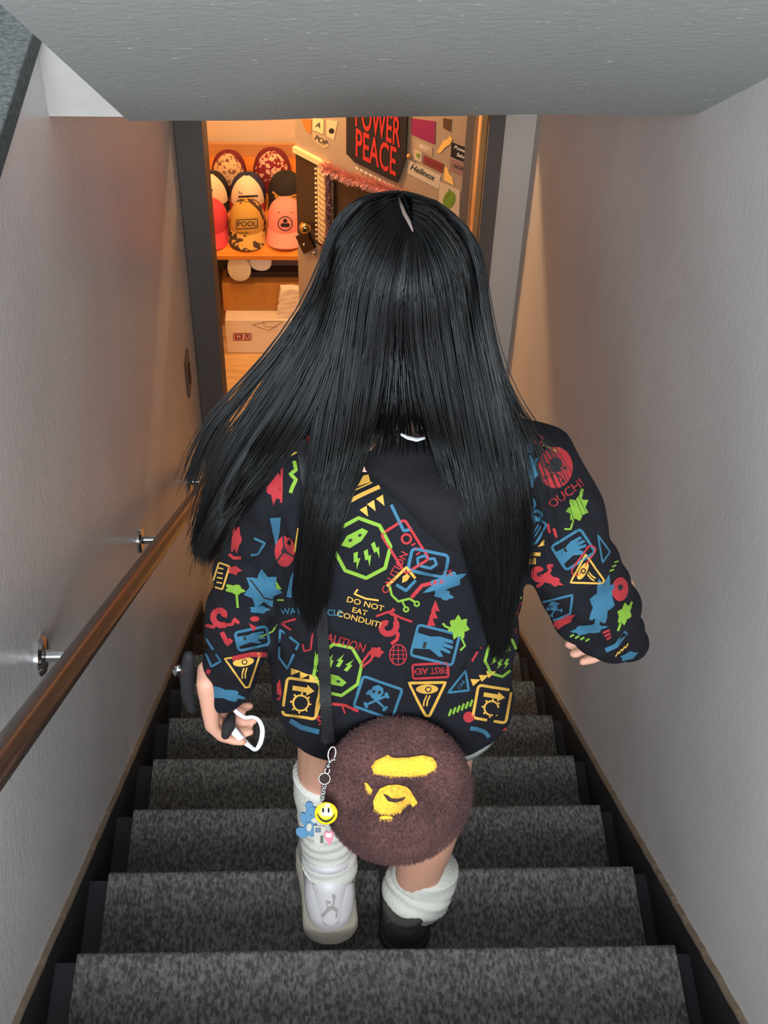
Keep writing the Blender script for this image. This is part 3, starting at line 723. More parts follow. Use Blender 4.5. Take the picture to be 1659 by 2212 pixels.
def octo(cx, cy, rx, ry, a, w=8, flip=False):
    D.line('G', T([(math.cos(math.radians(22.5+45*k))*rx, math.sin(math.radians(22.5+45*k))*ry) for k in range(8)], cx, cy, 1, a), w, True)
    g = -1 if flip else 1
    p = T([(-.1*rx, -.34*ry*g)], cx, cy, 1, a)[0]
    D.fill('G', T([(-.55, -.1), (-.2, -.42), (.45, -.4), (.6, -.1), (.2, .2), (-.3, .25)], p[0], p[1], rx*.95, a, ry*.6*g))
    for e_ in (-.15, .25): D.fill('K', T(circ(.08, 8, e_, -.12), p[0], p[1], rx*.95, a, ry*.6*g), 1)
    for k, b_ in enumerate((-.38, .02, .42)):
        q = T([(b_*rx, (.28+.1*(k == 1))*ry*g)], cx, cy, 1, a)[0]; bolt('G', q[0], q[1], ry*.27*g, a-25*(b_)*g)
def handsign(cx, cy, w, h, a):
    D.line('B', T(rrect(w, h, 7), cx, cy, 1, a), 6, True)
    D.fill('B', T([(-.95*w, -.5*h), (-.3*w, -.45*h), (.1*w, -.6*h), (.75*w, -.55*h), (.8*w, -.35*h), (.3*w, -.3*h), (.82*w, -.2*h), (.84*w, 0), (.3*w, -.02*h), (.78*w, .15*h), (.75*w, .34*h), (.25*w, .22*h), (.5*w, .6*h), (.3*w, .68*h), (-.2*w, .35*h), (-.95*w, .55*h)], cx, cy, 1, a))
    D.fill('K', T(rrect(w*.07, h*.2, 1), cx-w*.5, cy, 1, a), 1)
def eyetri(cx, cy, r_, a, w=6):
    D.line('Y', T([(-.95, -.75), (.95, -.75), (.1, .95), (-.1, .95)], cx, cy, r_, a), w, True)
    D.fill('Y', T(circ(.56, 18, 0, -.42, .24), cx, cy, r_, a)); D.line('K', T(circ(.13, 10, .05, -.42), cx, cy, r_, a), 2.2, True, 1)
    for k in (-.14, .02): D.line('Y', T([(k+.12, -.1), (k-.02, .2), (k-.05, .45)], cx, cy, r_, a), 3)
def gearsign(cx, cy, w, h, a):
    D.line('Y', T(rrect(w, h, 8), cx, cy, 1, a), 6, True)
    D.line('Y', T(circ(.42*h, 16, 0, .25*h), cx, cy, 1, a), 4, True)
    for k in range(8):
        t = math.pi*k/4; D.line('Y', T([(math.cos(t)*.42*h, .25*h+math.sin(t)*.42*h), (math.cos(t)*.58*h, .25*h+math.sin(t)*.58*h)], cx, cy, 1, a), 4)
    D.fill('Y', T([(-.6*w, -.62*h), (.25*w, -.62*h), (.25*w, -.78*h), (.7*w, -.5*h), (.25*w, -.2*h), (.25*w, -.36*h), (-.6*w, -.36*h)], cx, cy, 1, a))
def textsign(col, t, cx, cy, w, h, a, sz, lines=2):
    D.line(col, T(rrect(w, h, 6), cx, cy, 1, a), 5, True); D.text(col, t, *T([(0, -h*.25)], cx, cy, 1, a)[0], sz, a)
    for k in range(lines): D.line(col, T([(-w*.6, h*(.25+.3*k)), (w*.6, h*(.25+.3*k))], cx, cy, 1, a), 2.5)
def swirl(col, cx, cy, s_, a=0, w=None):
    D.line(col, T([(math.cos(t*.55)*(1-.07*t), math.sin(t*.55)*(1-.07*t)) for t in range(11)], cx, cy, s_, a), w or s_*.42)
    D.line(col, T([(1, 0), (1.25, -.55), (.9, -1.0), (1.5, -1.15)], cx, cy, s_, a), (w or s_*.42)*.55)
    D.line(col, T([(.2, .55), (.6, 1.15), (.2, 1.6), (-.5, 1.7)], cx, cy, s_, a), (w or s_*.42)*.6)
def stripes(col, cx, cy, n_, dx, dy, L, a, w):
    for k in range(n_): D.line(col, T([(0, -L), (0, L)], cx+dx*k, cy+dy*k, 1, a), w)
# back
D.line('Y', [(740, 1090), (780, 1070), (820, 1052)], 9); D.fill('Y', [(772, 1052), (785, 1028), (796, 1026), (800, 1042)]); D.line('Y', [(757, 1064), (804, 1043)], 3)
tri3('Y', [(790, 1106), (806, 1094), (825, 1083)], 11, 60)
octo(783, 1183, 60, 66, -28)
D.line('R', T(rrect(30, 50, 7), 875, 1180, 1, -32), 6, True); D.line('R', circ(10, 14, 878, 1163), 5, True); stripes('R', 893, 1175, 3, 5, 10, 5, 60, 4)
D.line('B', [(845, 1090), (862, 1125), (872, 1146), (890, 1142)], 7)
D.line('B', T(rrect(40, 24, 9), 925, 1215, 1, 12), 7, True); D.line('B', T([(-.6, .3), (-.7, -.3), (-.2, -.6), (.1, -.3), (.5, -.4), (.7, .1), (.3, .5), (-.3, .4)], 922, 1214, 30, 5, 24), 6, True)
D.text('R', 'CAUTION', 853, 1236, 22, -62)
D.line('Y', [(836, 1265), (878, 1225), (897, 1248)], 6); D.fill('Y', [(868, 1258), (870, 1244), (880, 1238), (886, 1244), (878, 1254)])
D.line('B', [(856, 1262), (877, 1275), (898, 1252)], 7)
splat('B', 962, 1258, 42, 15, -24, 3, 6); splat('B', 958, 1284, 20, 10, 15, 4, 5)
D.line('R', [(888, 1290), (912, 1264), (940, 1258), (962, 1254)], 8); D.text('R', 'TE', 968, 1238, 18, -15)
D.line('G', [(842, 1265), (846, 1284), (860, 1298), (884, 1292), (898, 1300)], 5); D.line('G', [(868, 1296), (876, 1312)], 4); D.line('G', circ(5, 10, 877, 1315), 4, True); D.line('G', circ(5, 10, 900, 1303), 4, True)
for t_, x_, y_, s_ in (('DO NOT', 789, 1304, 17), ('EAT', 777, 1320, 16), ('CONDUIT!', 776, 1337, 17)): D.text('Y', t_, x_, y_, s_, 15, sx=1.2)
D.line('Y', [(773, 1272), (766, 1282), (790, 1292), (818, 1296)], 4)
D.text('B', 'RECYCLE', 700, 1322, 19, 3); D.text('B', 'WAY', 630, 1320, 19, -4)
D.text('R', 'CAUTION', 740, 1386, 27, 17, sx=.85)
swirl('R', 836, 1352, 22, -30, 13); D.line('R', [(812, 1330), (840, 1320), (868, 1334), (890, 1342)], 5); D.line('R', [(806, 1400), (790, 1420), (778, 1436)], 5); D.line('R', [(812, 1398), (802, 1424), (782, 1440)], 5); splat('R', 812, 1408, 15, 11, 0, 9, 6)
D.line('R', circ(18, 20, 860, 1413, 22), 2.5, True)
for k in (-9, 0, 9): D.line('R', [(860+k, 1393), (860+k*1.3, 1433)], 1.6); D.line('R', [(843, 1413+k), (877, 1413+k)], 1.6)
octo(730, 1446, 52, 57, 12, 7, True)
tri3('R', [(940, 1307), (936, 1323), (931, 1339)], 12, -90)
handsign(940, 1392, 46, 34, 14)
splat('G', 990, 1354, 20, 22, 10, 5, 7); D.line('G', [(972, 1356), (962, 1352), (956, 1345)], 5); D.line('G', [(996, 1376), (1004, 1394), (994, 1404)], 4)
D.line('R', T(rrect(38, 15, 5), 930, 1448, 1, -3), 5, True); D.text('R', 'FIRST AID', 932, 1447, 20, 177, sx=.82); D.fill('R', circ(3, 8, 898, 1450))
eyetri(923, 1505, 42, -1, 6)
D.line('B', [(968, 1495), (1004, 1448), (1012, 1490)], 5, True); D.text('B', 'CAR', 996, 1478, 11, -50)
D.line('B', T(rrect(44, 34, 6), 816, 1506, 1, 19), 6, True); skull('B', 814, 1497, 20, 10)
tri3('Y', [(1028, 1470), (1046, 1461), (1061, 1453)], 10, -20)
octo(1082, 1418, 34, 44, 15, 6); D.line('R', [(1020, 1428), (1030, 1410), (1040, 1396)], 5)
D.text('R', 'DANGER', 1118, 1335, 18, -72)
gearsign(1062, 1520, 36, 36, 10); stripes('G', 972, 1538, 6, 9, -4, 8, 20, 5)
D.fill('R', circ(12, 14, 1012, 1548)); D.line('B', [(1015, 1572), (1030, 1574), (1046, 1580), (1056, 1592)], 9); D.line('R', [(1098, 1566), (1086, 1578), (1090, 1592)], 5)
D.line('R', [(718, 1520), (745, 1522), (775, 1536)], 6); D.line('R', [(738, 1520), (745, 1540)], 4)
D.mb.build('back_print', [mat('ink '+c, COLS[c], .85) for c in cols], hood_o, smooth=True)
D = Decal(cam_map(HB, .0011), 5.0, cols)
# left of the back and left sleeve
splat('B', 700, 926, 28, 9, 0, 11, 5); splat('R', 672, 975, 22, 32, 8, 12, 6); D.fill('K', circ(7, 10, 680, 960), 1); D.fill('K', circ(6, 10, 664, 976), 1)
D.line('Y', [(634, 946), (622, 988), (648, 974)], 4); D.fill('Y', circ(7, 8, 632, 962)); D.line('Y', [(716, 966), (700, 980), (698, 1002)], 5); D.line('Y', [(610, 976), (606, 992)], 6)
D.line('G', [(636, 996), (640, 1015), (628, 1024), (640, 1036), (632, 1052), (628, 1064)], 8); splat('R', 592, 1040, 16, 42, -4, 13, 7); D.line('R', [(610, 1000), (608, 1085)], 5); D.line('R', [(662, 1046), (676, 1042)], 8)
D.line('G', [(530, 1015), (514, 1062), (510, 1082), (522, 1098), (532, 1096)], 8); D.line('G', circ(9, 12, 524, 1078), 4, True)
D.line('R', [(502, 1118), (508, 1130), (502, 1190)], 5); D.line('R', [(490, 1190), (505, 1204), (522, 1204)], 7); splat('R', 512, 1165, 10, 26, 5, 14, 5)
D.fill('B', [(582, 1118), (608, 1116), (604, 1146), (596, 1180), (588, 1150)]); D.line('Y', [(646, 1140), (638, 1190), (652, 1192)], 6)
D.fill('R', circ(22, 22, 616, 1190, 34)); 
for a in (20, 140, 260): D.line('K', [(616, 1190), (616+24*math.cos(math.radians(a)), 1190+36*math.sin(math.radians(a)))], 4, False, 1)
D.fill('K', circ(6, 10, 616, 1190), 2)
D.line('B', [(550, 1162), (572, 1172), (556, 1196), (542, 1198)], 5); D.line('B', [(648, 1222), (634, 1250), (626, 1290)], 12)
splat('B', 568, 1272, 34, 34, 10, 15, 7); splat('B', 560, 1316, 20, 8, 0, 16, 5); D.line('K', [(540, 1250), (570, 1290), (596, 1296)], 3, False, 1)
D.line('Y', T(rrect(12, 26, 3), 478, 1244, 1, 18), 4, True); stripes('Y', 478, 1228, 4, -1, 10, 6, 100, 3)
splat('R', 506, 1231, 14, 9, 0, 17, 5); splat('G', 508, 1272, 20, 10, 10, 18, 5); D.line('G', [(512, 1282), (514, 1312)], 5); D.fill('G', [(596, 1252), (610, 1272), (598, 1276)]); D.line('G', [(600, 1296), (614, 1296)], 4)
swirl('R', 478, 1330, 22, 60, 13); D.line('R', [(480, 1365), (492, 1390), (500, 1380)], 10)
D.fill('R', circ(10, 10, 550, 1336, 6)); D.fill('R', T([(-1, -1), (1, 0), (0, 1)], 546, 1354, 9)); D.line('R', [(640, 1336), (608, 1346), (630, 1360)], 5); D.line('R', [(676, 1366), (672, 1402), (658, 1406), (655, 1390)], 4)
handsign(545, 1378, 34, 20, -12); D.line('G', [(560, 1376), (590, 1362), (600, 1348)], 4)
D.line('B', [(446, 1378), (478, 1428), (458, 1440), (446, 1412)], 5, True); D.line('R', [(502, 1422), (540, 1413), (576, 1414)], 11)
eyetri(528, 1446, 40, -8, 4); D.line('R', [(436, 1410), (440, 1445), (455, 1452)], 10)
D.line('B', [(606, 1360), (604, 1420), (622, 1444), (646, 1390)], 5, True); D.fill('G', [(682, 1404), (678, 1440), (688, 1452)])
tri3('Y', [(640, 1450), (659, 1458), (679, 1464)], 10, 0); gearsign(652, 1508, 36, 40, 8); splat('R', 604, 1495, 5, 26, 0, 19, 5); D.line('Y', [(696, 1512), (684, 1546)], 5); swirl('R', 692, 1550, 8, 0, 5)
D.line('B', [(628, 1556), (652, 1570), (690, 1580)], 11); splat('B', 485, 1498, 42, 12, 12, 20, 6)
D.mb.build('left_print', [mat('ink '+c, COLS[c], .85) for c in cols], hood_o, smooth=True)
D = Decal(cam_map(HB, .0011), 5.0, cols)
# right sleeve
D.line('R', [(1146, 950), (1166, 962), (1172, 948), (1160, 940)], 5); D.line('Y', [(1172, 962), (1205, 976), (1210, 968)], 4); D.fill('R', circ(37, 26, 1199, 1010, 44))
skull('K', 1199, 1008, 19, 5); 
D.text('R', 'OUCH!', 1222, 1066, 27, -36)
splat('B', 1143, 1020, 17, 34, 10, 22, 7); splat('B', 1140, 970, 14, 9, 0, 23, 5); D.line('B', circ(13, 14, 1142, 1088), 8, True); D.line('B', circ(10, 14, 1160, 1112), 7, True)
textsign('B', 'CAUTION', 1150, 1142, 26, 22, -58, 11, 2); D.fill('Y', T([(-1, 1), (.6, -1), (.8, .6)], 1170, 1172, 8))
splat('G', 1246, 1098, 20, 26, 20, 24, 7); D.line('G', [(1253, 1072), (1256, 1056)], 7); D.line('G', [(1238, 1122), (1232, 1142), (1218, 1142)], 4)
handsign(1238, 1186, 36, 30, -32); D.line('R', T(rrect(36, 9, 8), 1260, 1210, 1, -55), 4, True); D.line('R', [(1184, 1130), (1188, 1150)], 5); D.line('R', [(1196, 1140), (1202, 1160)], 5)
eyetri(1272, 1240, 36, -62, 4); D.line('B', [(1290, 1155), (1300, 1215), (1316, 1192)], 4, True); stripes('G', 1320, 1232, 3, 5, -9, 5, 70, 4)
D.line('Y', [(1120, 1222), (1136, 1196), (1168, 1196)], 8); D.fill('Y', [(1140, 1206), (1158, 1204), (1158, 1218), (1142, 1218)]); swirl('R', 1165, 1236, 18, 10, 13); splat('R', 1192, 1252, 22, 10, 25, 26, 6); D.line('R', [(1140, 1270), (1165, 1274), (1140, 1282)], 9)
D.line('B', [(1164, 1302), (1236, 1284), (1232, 1325), (1200, 1338), (1168, 1330)], 5, True); skull('B', 1198, 1308, 12, -30); D.line('G', [(1122, 1290), (1140, 1300), (1152, 1318), (1126, 1318)], 5)
splat('B', 1300, 1300, 22, 52, 14, 27, 8); splat('B', 1272, 1358, 36, 10, -8, 28, 6); D.fill('R', circ(18, 16, 1338, 1272, 26)); skull('K', 1338, 1270, 8, 10, False)
splat('G', 1348, 1326, 13, 22, 20, 29, 6); D.line('G', [(1340, 1345), (1334, 1362)], 5); D.line('G', [(1364, 1300), (1356, 1316)], 5); splat('R', 1216, 1342, 26, 9, -30, 30, 6)
for k in range(3): D.line('R', [(1302+k*4, 1366+k*7), (1316+k*2, 1360+k*7)], 5)
D.line('B', [(1308, 1404), (1330, 1394), (1352, 1364)], 10); stripes('G', 1236, 1372, 4, 11, 3, 5, 60, 4); stripes('Y', 1332, 1412, 4, 7, -6, 6, 30, 3); splat('B', 1358, 1416, 18, 8, -20, 31, 5)
D.mb.build('right_sleeve_print', [mat('ink '+c, COLS[c], .85) for c in cols], hood_o, smooth=True)
# shorts under the hem
sh_ = MB().loft([ring(1440, 640, 1060, 1.255, .100), ring(1500, 618, 1080, 1.252, .112), ring(1530, 622, 1084, 1.252, .112), ring(1545, 640, 1080, 1.252, .106)])
sh_.build('shorts', mat('pale grey shorts', (150, 152, 148), .85, bump=.2, bscale=200), pe)

# shoes and socks
M_leath = mat('white leather', (212, 207, 208), .42, bump=.12, bscale=60); M_sole = mat('cream sole', (208, 198, 180), .6); M_knit = mat('white rib knit', (214, 212, 202), .9, bump=.5, bscale=260)
M_grey = mat('dark taupe upper', (66, 61, 57), .85, bump=.2, bscale=90); M_greys = mat('dark sole', (40, 38, 36), .7)  # other shoe: dark upper and sole, unlike the white one
def shoe(M, mu, ms, label, emblem):
    e = bpy.data.objects.new('shoe', None); C.objects.link(e); e.parent = pe; ORG[e.name] = ORG[pe.name]; e['label'] = label
    sec = [(.034*u, .0405*math.sqrt(1-(1-u)**2)*.98+.001, .066+.062*math.sqrt(1-(1-u)**2)) for u in (0, .03, .1, .22, .4, .65, 1)]
    sec += [(.05, .0405, .130), (.08, .0405, .122), (.11, .041, .110), (.145, .044, .094), (.18, .048, .076), (.215, .047, .062), (.245, .040, .052), (.262, .029, .046), (.272, .014, .036)]
    def rg(y, hw, top, bot=.012, n=28, pw=2.7):
        out = []
        for k in range(n):
            t = 2*math.pi*k/n; a = math.copysign(abs(math.cos(t))**(2/pw), math.cos(t)); b_ = math.copysign(abs(math.sin(t))**(2/pw), math.sin(t))
            q = 1-.18*max(0, b_)**2; out.append(M @ Vector((a*hw*q, y, (top+bot)/2+b_*(top-bot)/2)))
        return out
    MB().loft([rg(*q) for q in sec]).build('upper', mu, e)
    m = MB(); so = [(y-.004 if i < 2 else (y+.004 if i == len(sec)-1 else y-.002), hw+.0045) for i, (y, hw, t) in enumerate(sec)]
    m.loft([[M @ Vector(p) for p in ((-hw, y, .006), (-hw*.92, y, 0), (hw*.92, y, 0), (hw, y, .006), (hw, y, .020), (hw*.93, y, .025), (-hw*.93, y, .025), (-hw, y, .020))] for y, hw in so])
    m.build('sole', ms, e, angle=.8)
    col = [M @ Vector((.033*math.cos(2*math.pi*k/24), .052+.043*math.sin(2*math.pi*k/24), .131-.010*math.sin(2*math.pi*k/24))) for k in range(24)]
    MB().tube(col, .0095, 10, close=True).build('collar', mu, e)
    def heel(u, v, off=0): # u across, v up : back of the heel
        z = .034+v*.088; yb = .002+.030*max(0, (v-.78)/.22)**2*.4; hw = .034
        return M @ Vector((u*hw, yb+.022*abs(u)**2.2-.001-off+.012*max(0, v-.45)**2, z))
    pt = []; g = MB(); nu, nv = 12, 12
    for j in range(nv+1):
        v_ = j/nv; wv = .82*math.sqrt(max(.02, 1-max(0, (.45-v_)/.45)**2.2))
        for i in range(nu+1): pt.append(heel((-1+2*i/nu)*wv, v_, .003*(1-abs(-1+2*i/nu)**6)))
    g.add(pt, [(j*(nu+1)+i, (j+1)*(nu+1)+i, (j+1)*(nu+1)+i+1, j*(nu+1)+i+1) for j in range(nv) for i in range(nu)])
    ht = g.build('heel_tab', mu, e)
    rim = [heel(.84*math.cos(t), .48+.46*math.sin(t), .001) for t in [math.pi+math.pi*k/16 for k in range(17)]]
    MB().tube([heel(-.84, .95, .001)]+rim+[heel(.84, .95, .001)], .0012, 6).build('stitching', mat('seam grey', (150, 146, 148), .7), ht)
    if emblem:  # leaping figure mark on the heel
        d_ = Decal(lambda a, b_, lift=0: heel(a, b_, .0048), .3, ['m'])
        d_.line('m', [(-.42, .24), (-.1, .42), (.1, .46), (.18, .62), (.12, .74)], .09); d_.line('m', [(.1, .46), (.30, .36), (.26, .22)], .09); d_.line('m', [(-.1, .42), (-.2, .60), (.0, .56)], .06); d_.fill('m', circ(.055, 10, .2, .68))
        d_.mb.build('emblem', [mat('emblem grey', (172, 162, 158), .5)], ht, smooth=False)
    for k in range(4):
        y = .125+.022*k; z = .103-.012*k
        MB().tube([M @ Vector((-.022, y, z-.004)), M @ Vector((0, y, z+.004)), M @ Vector((.022, y, z-.004))], .0028, 6).build('lace', mu, e)
    return e
def shoeM(px, py, Y, pitch, yaw, roll=0, k=1.0):
    return Matrix.Translation(W(px, py, Y)) @ Matrix.Rotation(math.radians(yaw), 4, 'Z') @ Matrix.Rotation(math.radians(-pitch), 4, 'X') @ Matrix.Rotation(math.radians(roll), 4, 'Y') @ Matrix.Scale(k, 4)
ML = shoeM(716, 2036, 1.125, 22, 3, 0, 1.14); MR = shoeM(872, 2036, 1.15, 0, -4, 0, 1.08); MR.translation.y = 1.142; MR = MR @ Matrix.Diagonal((1.0, 1.0, .68, 1.0)); MR.translation.z = FZ+.001
shoe(ML, M_leath, M_sole, 'white leather sneaker with a small figure mark on the heel', True)
shoe(MR, M_grey, M_greys, 'dark grey shoe on the other foot', False)
def sock(name, pts, rad, rings=0.0, lab=None):
    n = 60; P = resample([Vector(p) for p in pts], .004, False); tot = len(P); acc = [0]
    m = MB(); R_ = []
    L = [0]
    for a, b_ in zip(pts[:-1], pts[1:]): L.append(L[-1]+(b_-a).length)
    cur = 0.0; rr = []
    for i, p in enumerate(P):
        if i: cur += (P[i]-P[i-1]).length
        t = cur/L[-1]; f_ = np.interp(t, [q/L[-1] for q in L], rad); rr.append(f_+rings*math.sin(cur*260)*(1 if .35 < t < .97 else .1))
    up = Vector((0, 1, 0)); out = []
    for i, p in enumerate(P):
        t = (P[min(i+2, tot-1)]-P[max(i-2, 0)]).normalized(); a = t.cross(up).normalized(); b_ = a.cross(t)
        out.append([p+(a*math.cos(2*math.pi*k/n)+b_*math.sin(2*math.pi*k/n))*(rr[i]+(.0009 if k % 2 else 0)+rings*.7*math.sin(3*2*math.pi*k/n+i*.35)) for k in range(n)])
    o = m.loft(out).build(name, M_knit, pe)
    if lab: o['label'] = lab
sock('sock', [W(704, 1672, 1.268), W(702, 1720, 1.26), W(703, 1775, 1.25), W(708, 1830, 1.24), W(712, 1868, 1.228), ML @ Vector((0, .052, .118)), ML @ Vector((0, .055, .085))], [.057, .053, .046, .046, .052, .045, .032], .0012, 'white ribbed sock pulled up to the knee')
sock('sock', [W(924, 1868, 1.245), W(912, 1900, 1.235), W(902, 1922, 1.225), W(894, 1938, 1.218), W(890, 1950, 1.214), W(888, 1958, 1.212)], [.060, .063, .065, .064, .056, .042], .0022, 'white ribbed sock slouched around the ankle')

# ------------------------------------------------------------------ hair
hr_o = Vector((HC.x, HC.y, HC.z)); HRH = Vector((.100, .116, .131))
def head_hit(px, py, g=0.0):
    d = Vector(ray(px, py)).normalized(); o = ORGN-hr_o; R = HRH+Vector((g, g, g))
    a = Vector((d.x/R.x, d.y/R.y, d.z/R.z)); b_ = Vector((o.x/R.x, o.y/R.y, o.z/R.z))
    A = a.dot(a); B = a.dot(b_); Cc = b_.dot(b_)-1; disc = B*B-A*Cc
    if disc >= 0: return ORGN+d*((-B-math.sqrt(disc))/A), True
    t = -B/A; p = b_+a*t; p.normalize(); return hr_o+Vector((p.x*R.x, p.y*R.y, p.z*R.z)), False
def hair_pt(px, py, lift, free):
    yd = np.interp(py, [400, 700, 820, 950, 1100, 1250, 1400], [1.36, 1.31, 1.27, 1.22, 1.17, 1.15, 1.14])+free
    p = W(px, py, yd)
    if py < 800:
        q, hit = head_hit(px, py)
        w = min(1, max(0, (800-py)/150))
        if hit: p = p.lerp(q, w) if py > 650 else q
    d = Vector(ray(px, py)).normalized(); h = HB.ray_cast(ORGN, d)
    if h[0] is not None and (h[0]-ORGN).length < (p-ORGN).length+.012: p = h[0]-d*.012
    elif h[0] is not None and py > 900: p = p.lerp(h[0]-d*.012, .7)
    return p-d*lift
GUIDES = [
 [(860, 412), (775, 436), (712, 545), (660, 665), (585, 770), (505, 862), (455, 925), (425, 985), (408, 1040)],
 [(862, 416), (768, 452), (704, 590), (655, 712), (590, 822), (528, 905), (478, 985), (446, 1075), (424, 1170)],
 [(868, 426), (772, 480), (712, 630), (668, 752), (606, 862), (545, 950), (494, 1035), (456, 1118), (428, 1192)],
 [(874, 440), (785, 515), (735, 660), (700, 780), (645, 885), (585, 975), (528, 1060), (482, 1130), (450, 1192)],
 [(878, 450), (800, 545), (757, 685), (738, 800), (728, 905), (712, 1010), (684, 1115), (658, 1215), (654, 1300)],
 [(885, 466), (828, 580), (795, 705), (780, 820), (764, 930), (740, 1035), (706, 1140), (682, 1245), (674, 1345)],
 [(890, 486), (856, 600), (838, 730), (828, 840), (806, 935), (770, 1025), (738, 1105), (715, 1195), (700, 1290)],
 # ---- right half
 [(894, 500), (886, 620), (886, 740), (905, 850), (935, 940), (962, 1030), (990, 1110), (1015, 1190), (1035, 1270)],
 [(893, 496), (922, 600), (938, 730), (958, 850), (984, 960), (1008, 1070), (1030, 1180), (1050, 1290), (1062, 1370)],
 [(890, 472), (958, 570), (988, 700), (1012, 830), (1036, 950), (1056, 1070), (1072, 1190), (1080, 1310), (1072, 1405)],
 [(882, 444), (984, 530), (1022, 680), (1050, 810), (1074, 920), (1094, 1030), (1106, 1150), (1106, 1270), (1090, 1390)],
 [(872, 420), (1000, 495), (1044, 640), (1066, 765), (1090, 865), (1110, 950), (1124, 1050), (1126, 1150), (1118, 1250)],
 [(868, 412), (1012, 508), (1052, 650), (1072, 770), (1110, 862), (1165, 930), (1222, 995), (1262, 1060), (1292, 1130)],
 # ---- short centre
 [(892, 495), (868, 610), (856, 730), (850, 820), (852, 880), (858, 915), (862, 930), (866, 940), (868, 948)],
 [(896, 500), (900, 620), (905, 740), (912, 820), (918, 880), (920, 915), (922, 930), (924, 940), (926, 948)]]
def crown(g):
    (x0, y0), (x1, y1), (x2, y2) = g[:3]
    return [g[0], (.45*x0+.55*x1, y0+.16*(y1-y0)), (x1+.10*(x1-x0), y1), (x1+.80*(x2-x1), y1+.40*(y2-y1))]+g[2:]
GA = [np.array(crown(g), float) for g in GUIDES]; NG = len(GA[0])
def strand(pxs, lift, free, seg):
    P = [hair_pt(q[0], q[1], lift*min(1, k/2), free*max(0, (k-5)/5)) for k, q in enumerate(pxs)]
    P = [P[0]]+[(P[k-1]+P[k]*4+P[k+1])/6 for k in range(1, len(P)-1)]+[P[-1]]
    out = []
    for k in range(len(P)-1):
        p0 = P[max(k-1, 0)]; p1 = P[k]; p2 = P[k+1]; p3 = P[min(k+2, len(P)-1)]
        for s_ in range(seg):
            t = s_/seg; out.append(.5*((2*p1)+(-p0+p2)*t+(2*p0-5*p1+4*p2-p3)*t*t+(-p0+3*p1-3*p2+p3)*t**3))
    out.append(P[-1]); return out
hv = []; hf = []
def add_strand(path, w0, w1):
    n = len(path); k0 = len(hv)
    for i, p in enumerate(path):
        t = (path[min(i+1, n-1)]-path[max(i-1, 0)]).normalized(); v = (p-ORGN).normalized()
        a = t.cross(v)
        if a.length < 1e-4: a = Vector((1, 0, 0))
        a.normalize(); b_ = a.cross(t); u = i/(n-1); w = (w0 if u < .75 else w0+(w1-w0)*(u-.75)/.25)
        hv.extend((tuple(p+a*w), tuple(p-a*w), tuple(p+b_*w*.7 if b_.dot(v) < 0 else p-b_*w*.7)))
    for i in range(n-1):
        a = k0+3*i
        for j in range(3): hf.append((a+j, a+(j+1) % 3, a+3+(j+1) % 3, a+3+j))
def sample_strand(s_, r_, jit=1.0, cut=1.0):
    i = int(s_); i = min(i, len(GA)-2); t = s_-i
    if i in (0, 3):         # the locks part here
        goal = (0.0 if t < .45 else 1.0); kk = np.clip((np.arange(NG)-(6.2 if i == 3 else 5.2))/2.2, 0, 1)[:, None]; tt = t*(1-kk)+(goal*.88+t*.12)*kk; g = GA[i]*(1-tt)+GA[i+1]*tt
    else: g = GA[i]*(1-t)+GA[i+1]*t
    g = g.copy(); ph = r_.uniform(0, 6.28); k = np.arange(NG)/(NG-1.0)
    g[:, 0] += jit*(r_.gauss(0, 1)*2+9*np.sin(ph+k*r_.uniform(1, 3))*k**1.3)
    g[:, 1] += jit*(r_.gauss(0, 1)*6*k+r_.gauss(0, 14)*k**4)
    if cut < 1:
        kk = np.linspace(0, (NG-1)*cut, NG); g = np.stack([np.interp(kk, np.arange(NG), g[:, c]) for c in (0, 1)], 1)
    return g
hr_ = random.Random(3)
plan = []
for k in range(6800):
    u = hr_.random()
    if u < .03: s_ = hr_.uniform(0, 1)
    elif u < .47: s_ = hr_.uniform(1, 6)
    elif u < .94: s_ = hr_.uniform(7, 11.15)
    else: s_ = -1
    if u < .94:
        c0 = round(s_*2.6)/2.6; s_ = s_+(c0-s_)*.45          # gather into locks
    plan.append((s_, 1.0 if hr_.random() < .55 else hr_.uniform(.78, 1.0)))
for k in range(420): # dense inner layer
    s_ = hr_.uniform(2.2, 6) if k % 2 else hr_.uniform(7, 10.8)
    add_strand(strand(sample_strand(s_, hr_, .5, hr_.uniform(.80, .93)), -.002, 0, 2), .0014, .0003)
n_inner = len(hf)
for k in range(700): # short hair over the nape
    u = hr_.random(); g = GA[6]*(1-u)+GA[7]*u; kk = np.linspace(0, (NG-1)*hr_.uniform(.50, .66), NG); g = np.stack([np.interp(kk, np.arange(NG), g[:, c]) for c in (0, 1)], 1)
    g[:, 0] += hr_.gauss(0, 3)*np.arange(NG)/(NG-1); add_strand(strand(g, hr_.uniform(0, .005), 0, 2), hr_.uniform(.0007, .0011), .0002)
nk_in = len(hf)
for s_, cut in plan:
    if s_ < 0: continue
    s_ = max(0, min(14, s_))
    if 6 < s_ < 7: s_ = 6 if s_ < 6.5 else 7
    thin = s_ < .8
    g = sample_strand(s_, hr_, 1.0, cut); add_strand(strand(g, hr_.uniform(0, .016), .04 if s_ < 2 else 0, 2), hr_.uniform(.0004, .0009), .00025)
for k in range(46): # wisps blown to the right
    g = sample_strand(hr_.uniform(11.2, 12), hr_, 1.6, hr_.uniform(.75, 1)); add_strand(strand(g, hr_.uniform(0, .01), 0, 2), .0006, .00025)
for k in range(70): # wisps at the left edge
    g = sample_strand(hr_.uniform(0, 2.2), hr_, 2.4, 1.0); add_strand(strand(g, hr_.uniform(0, .012), .04, 2), .0006, .00025)
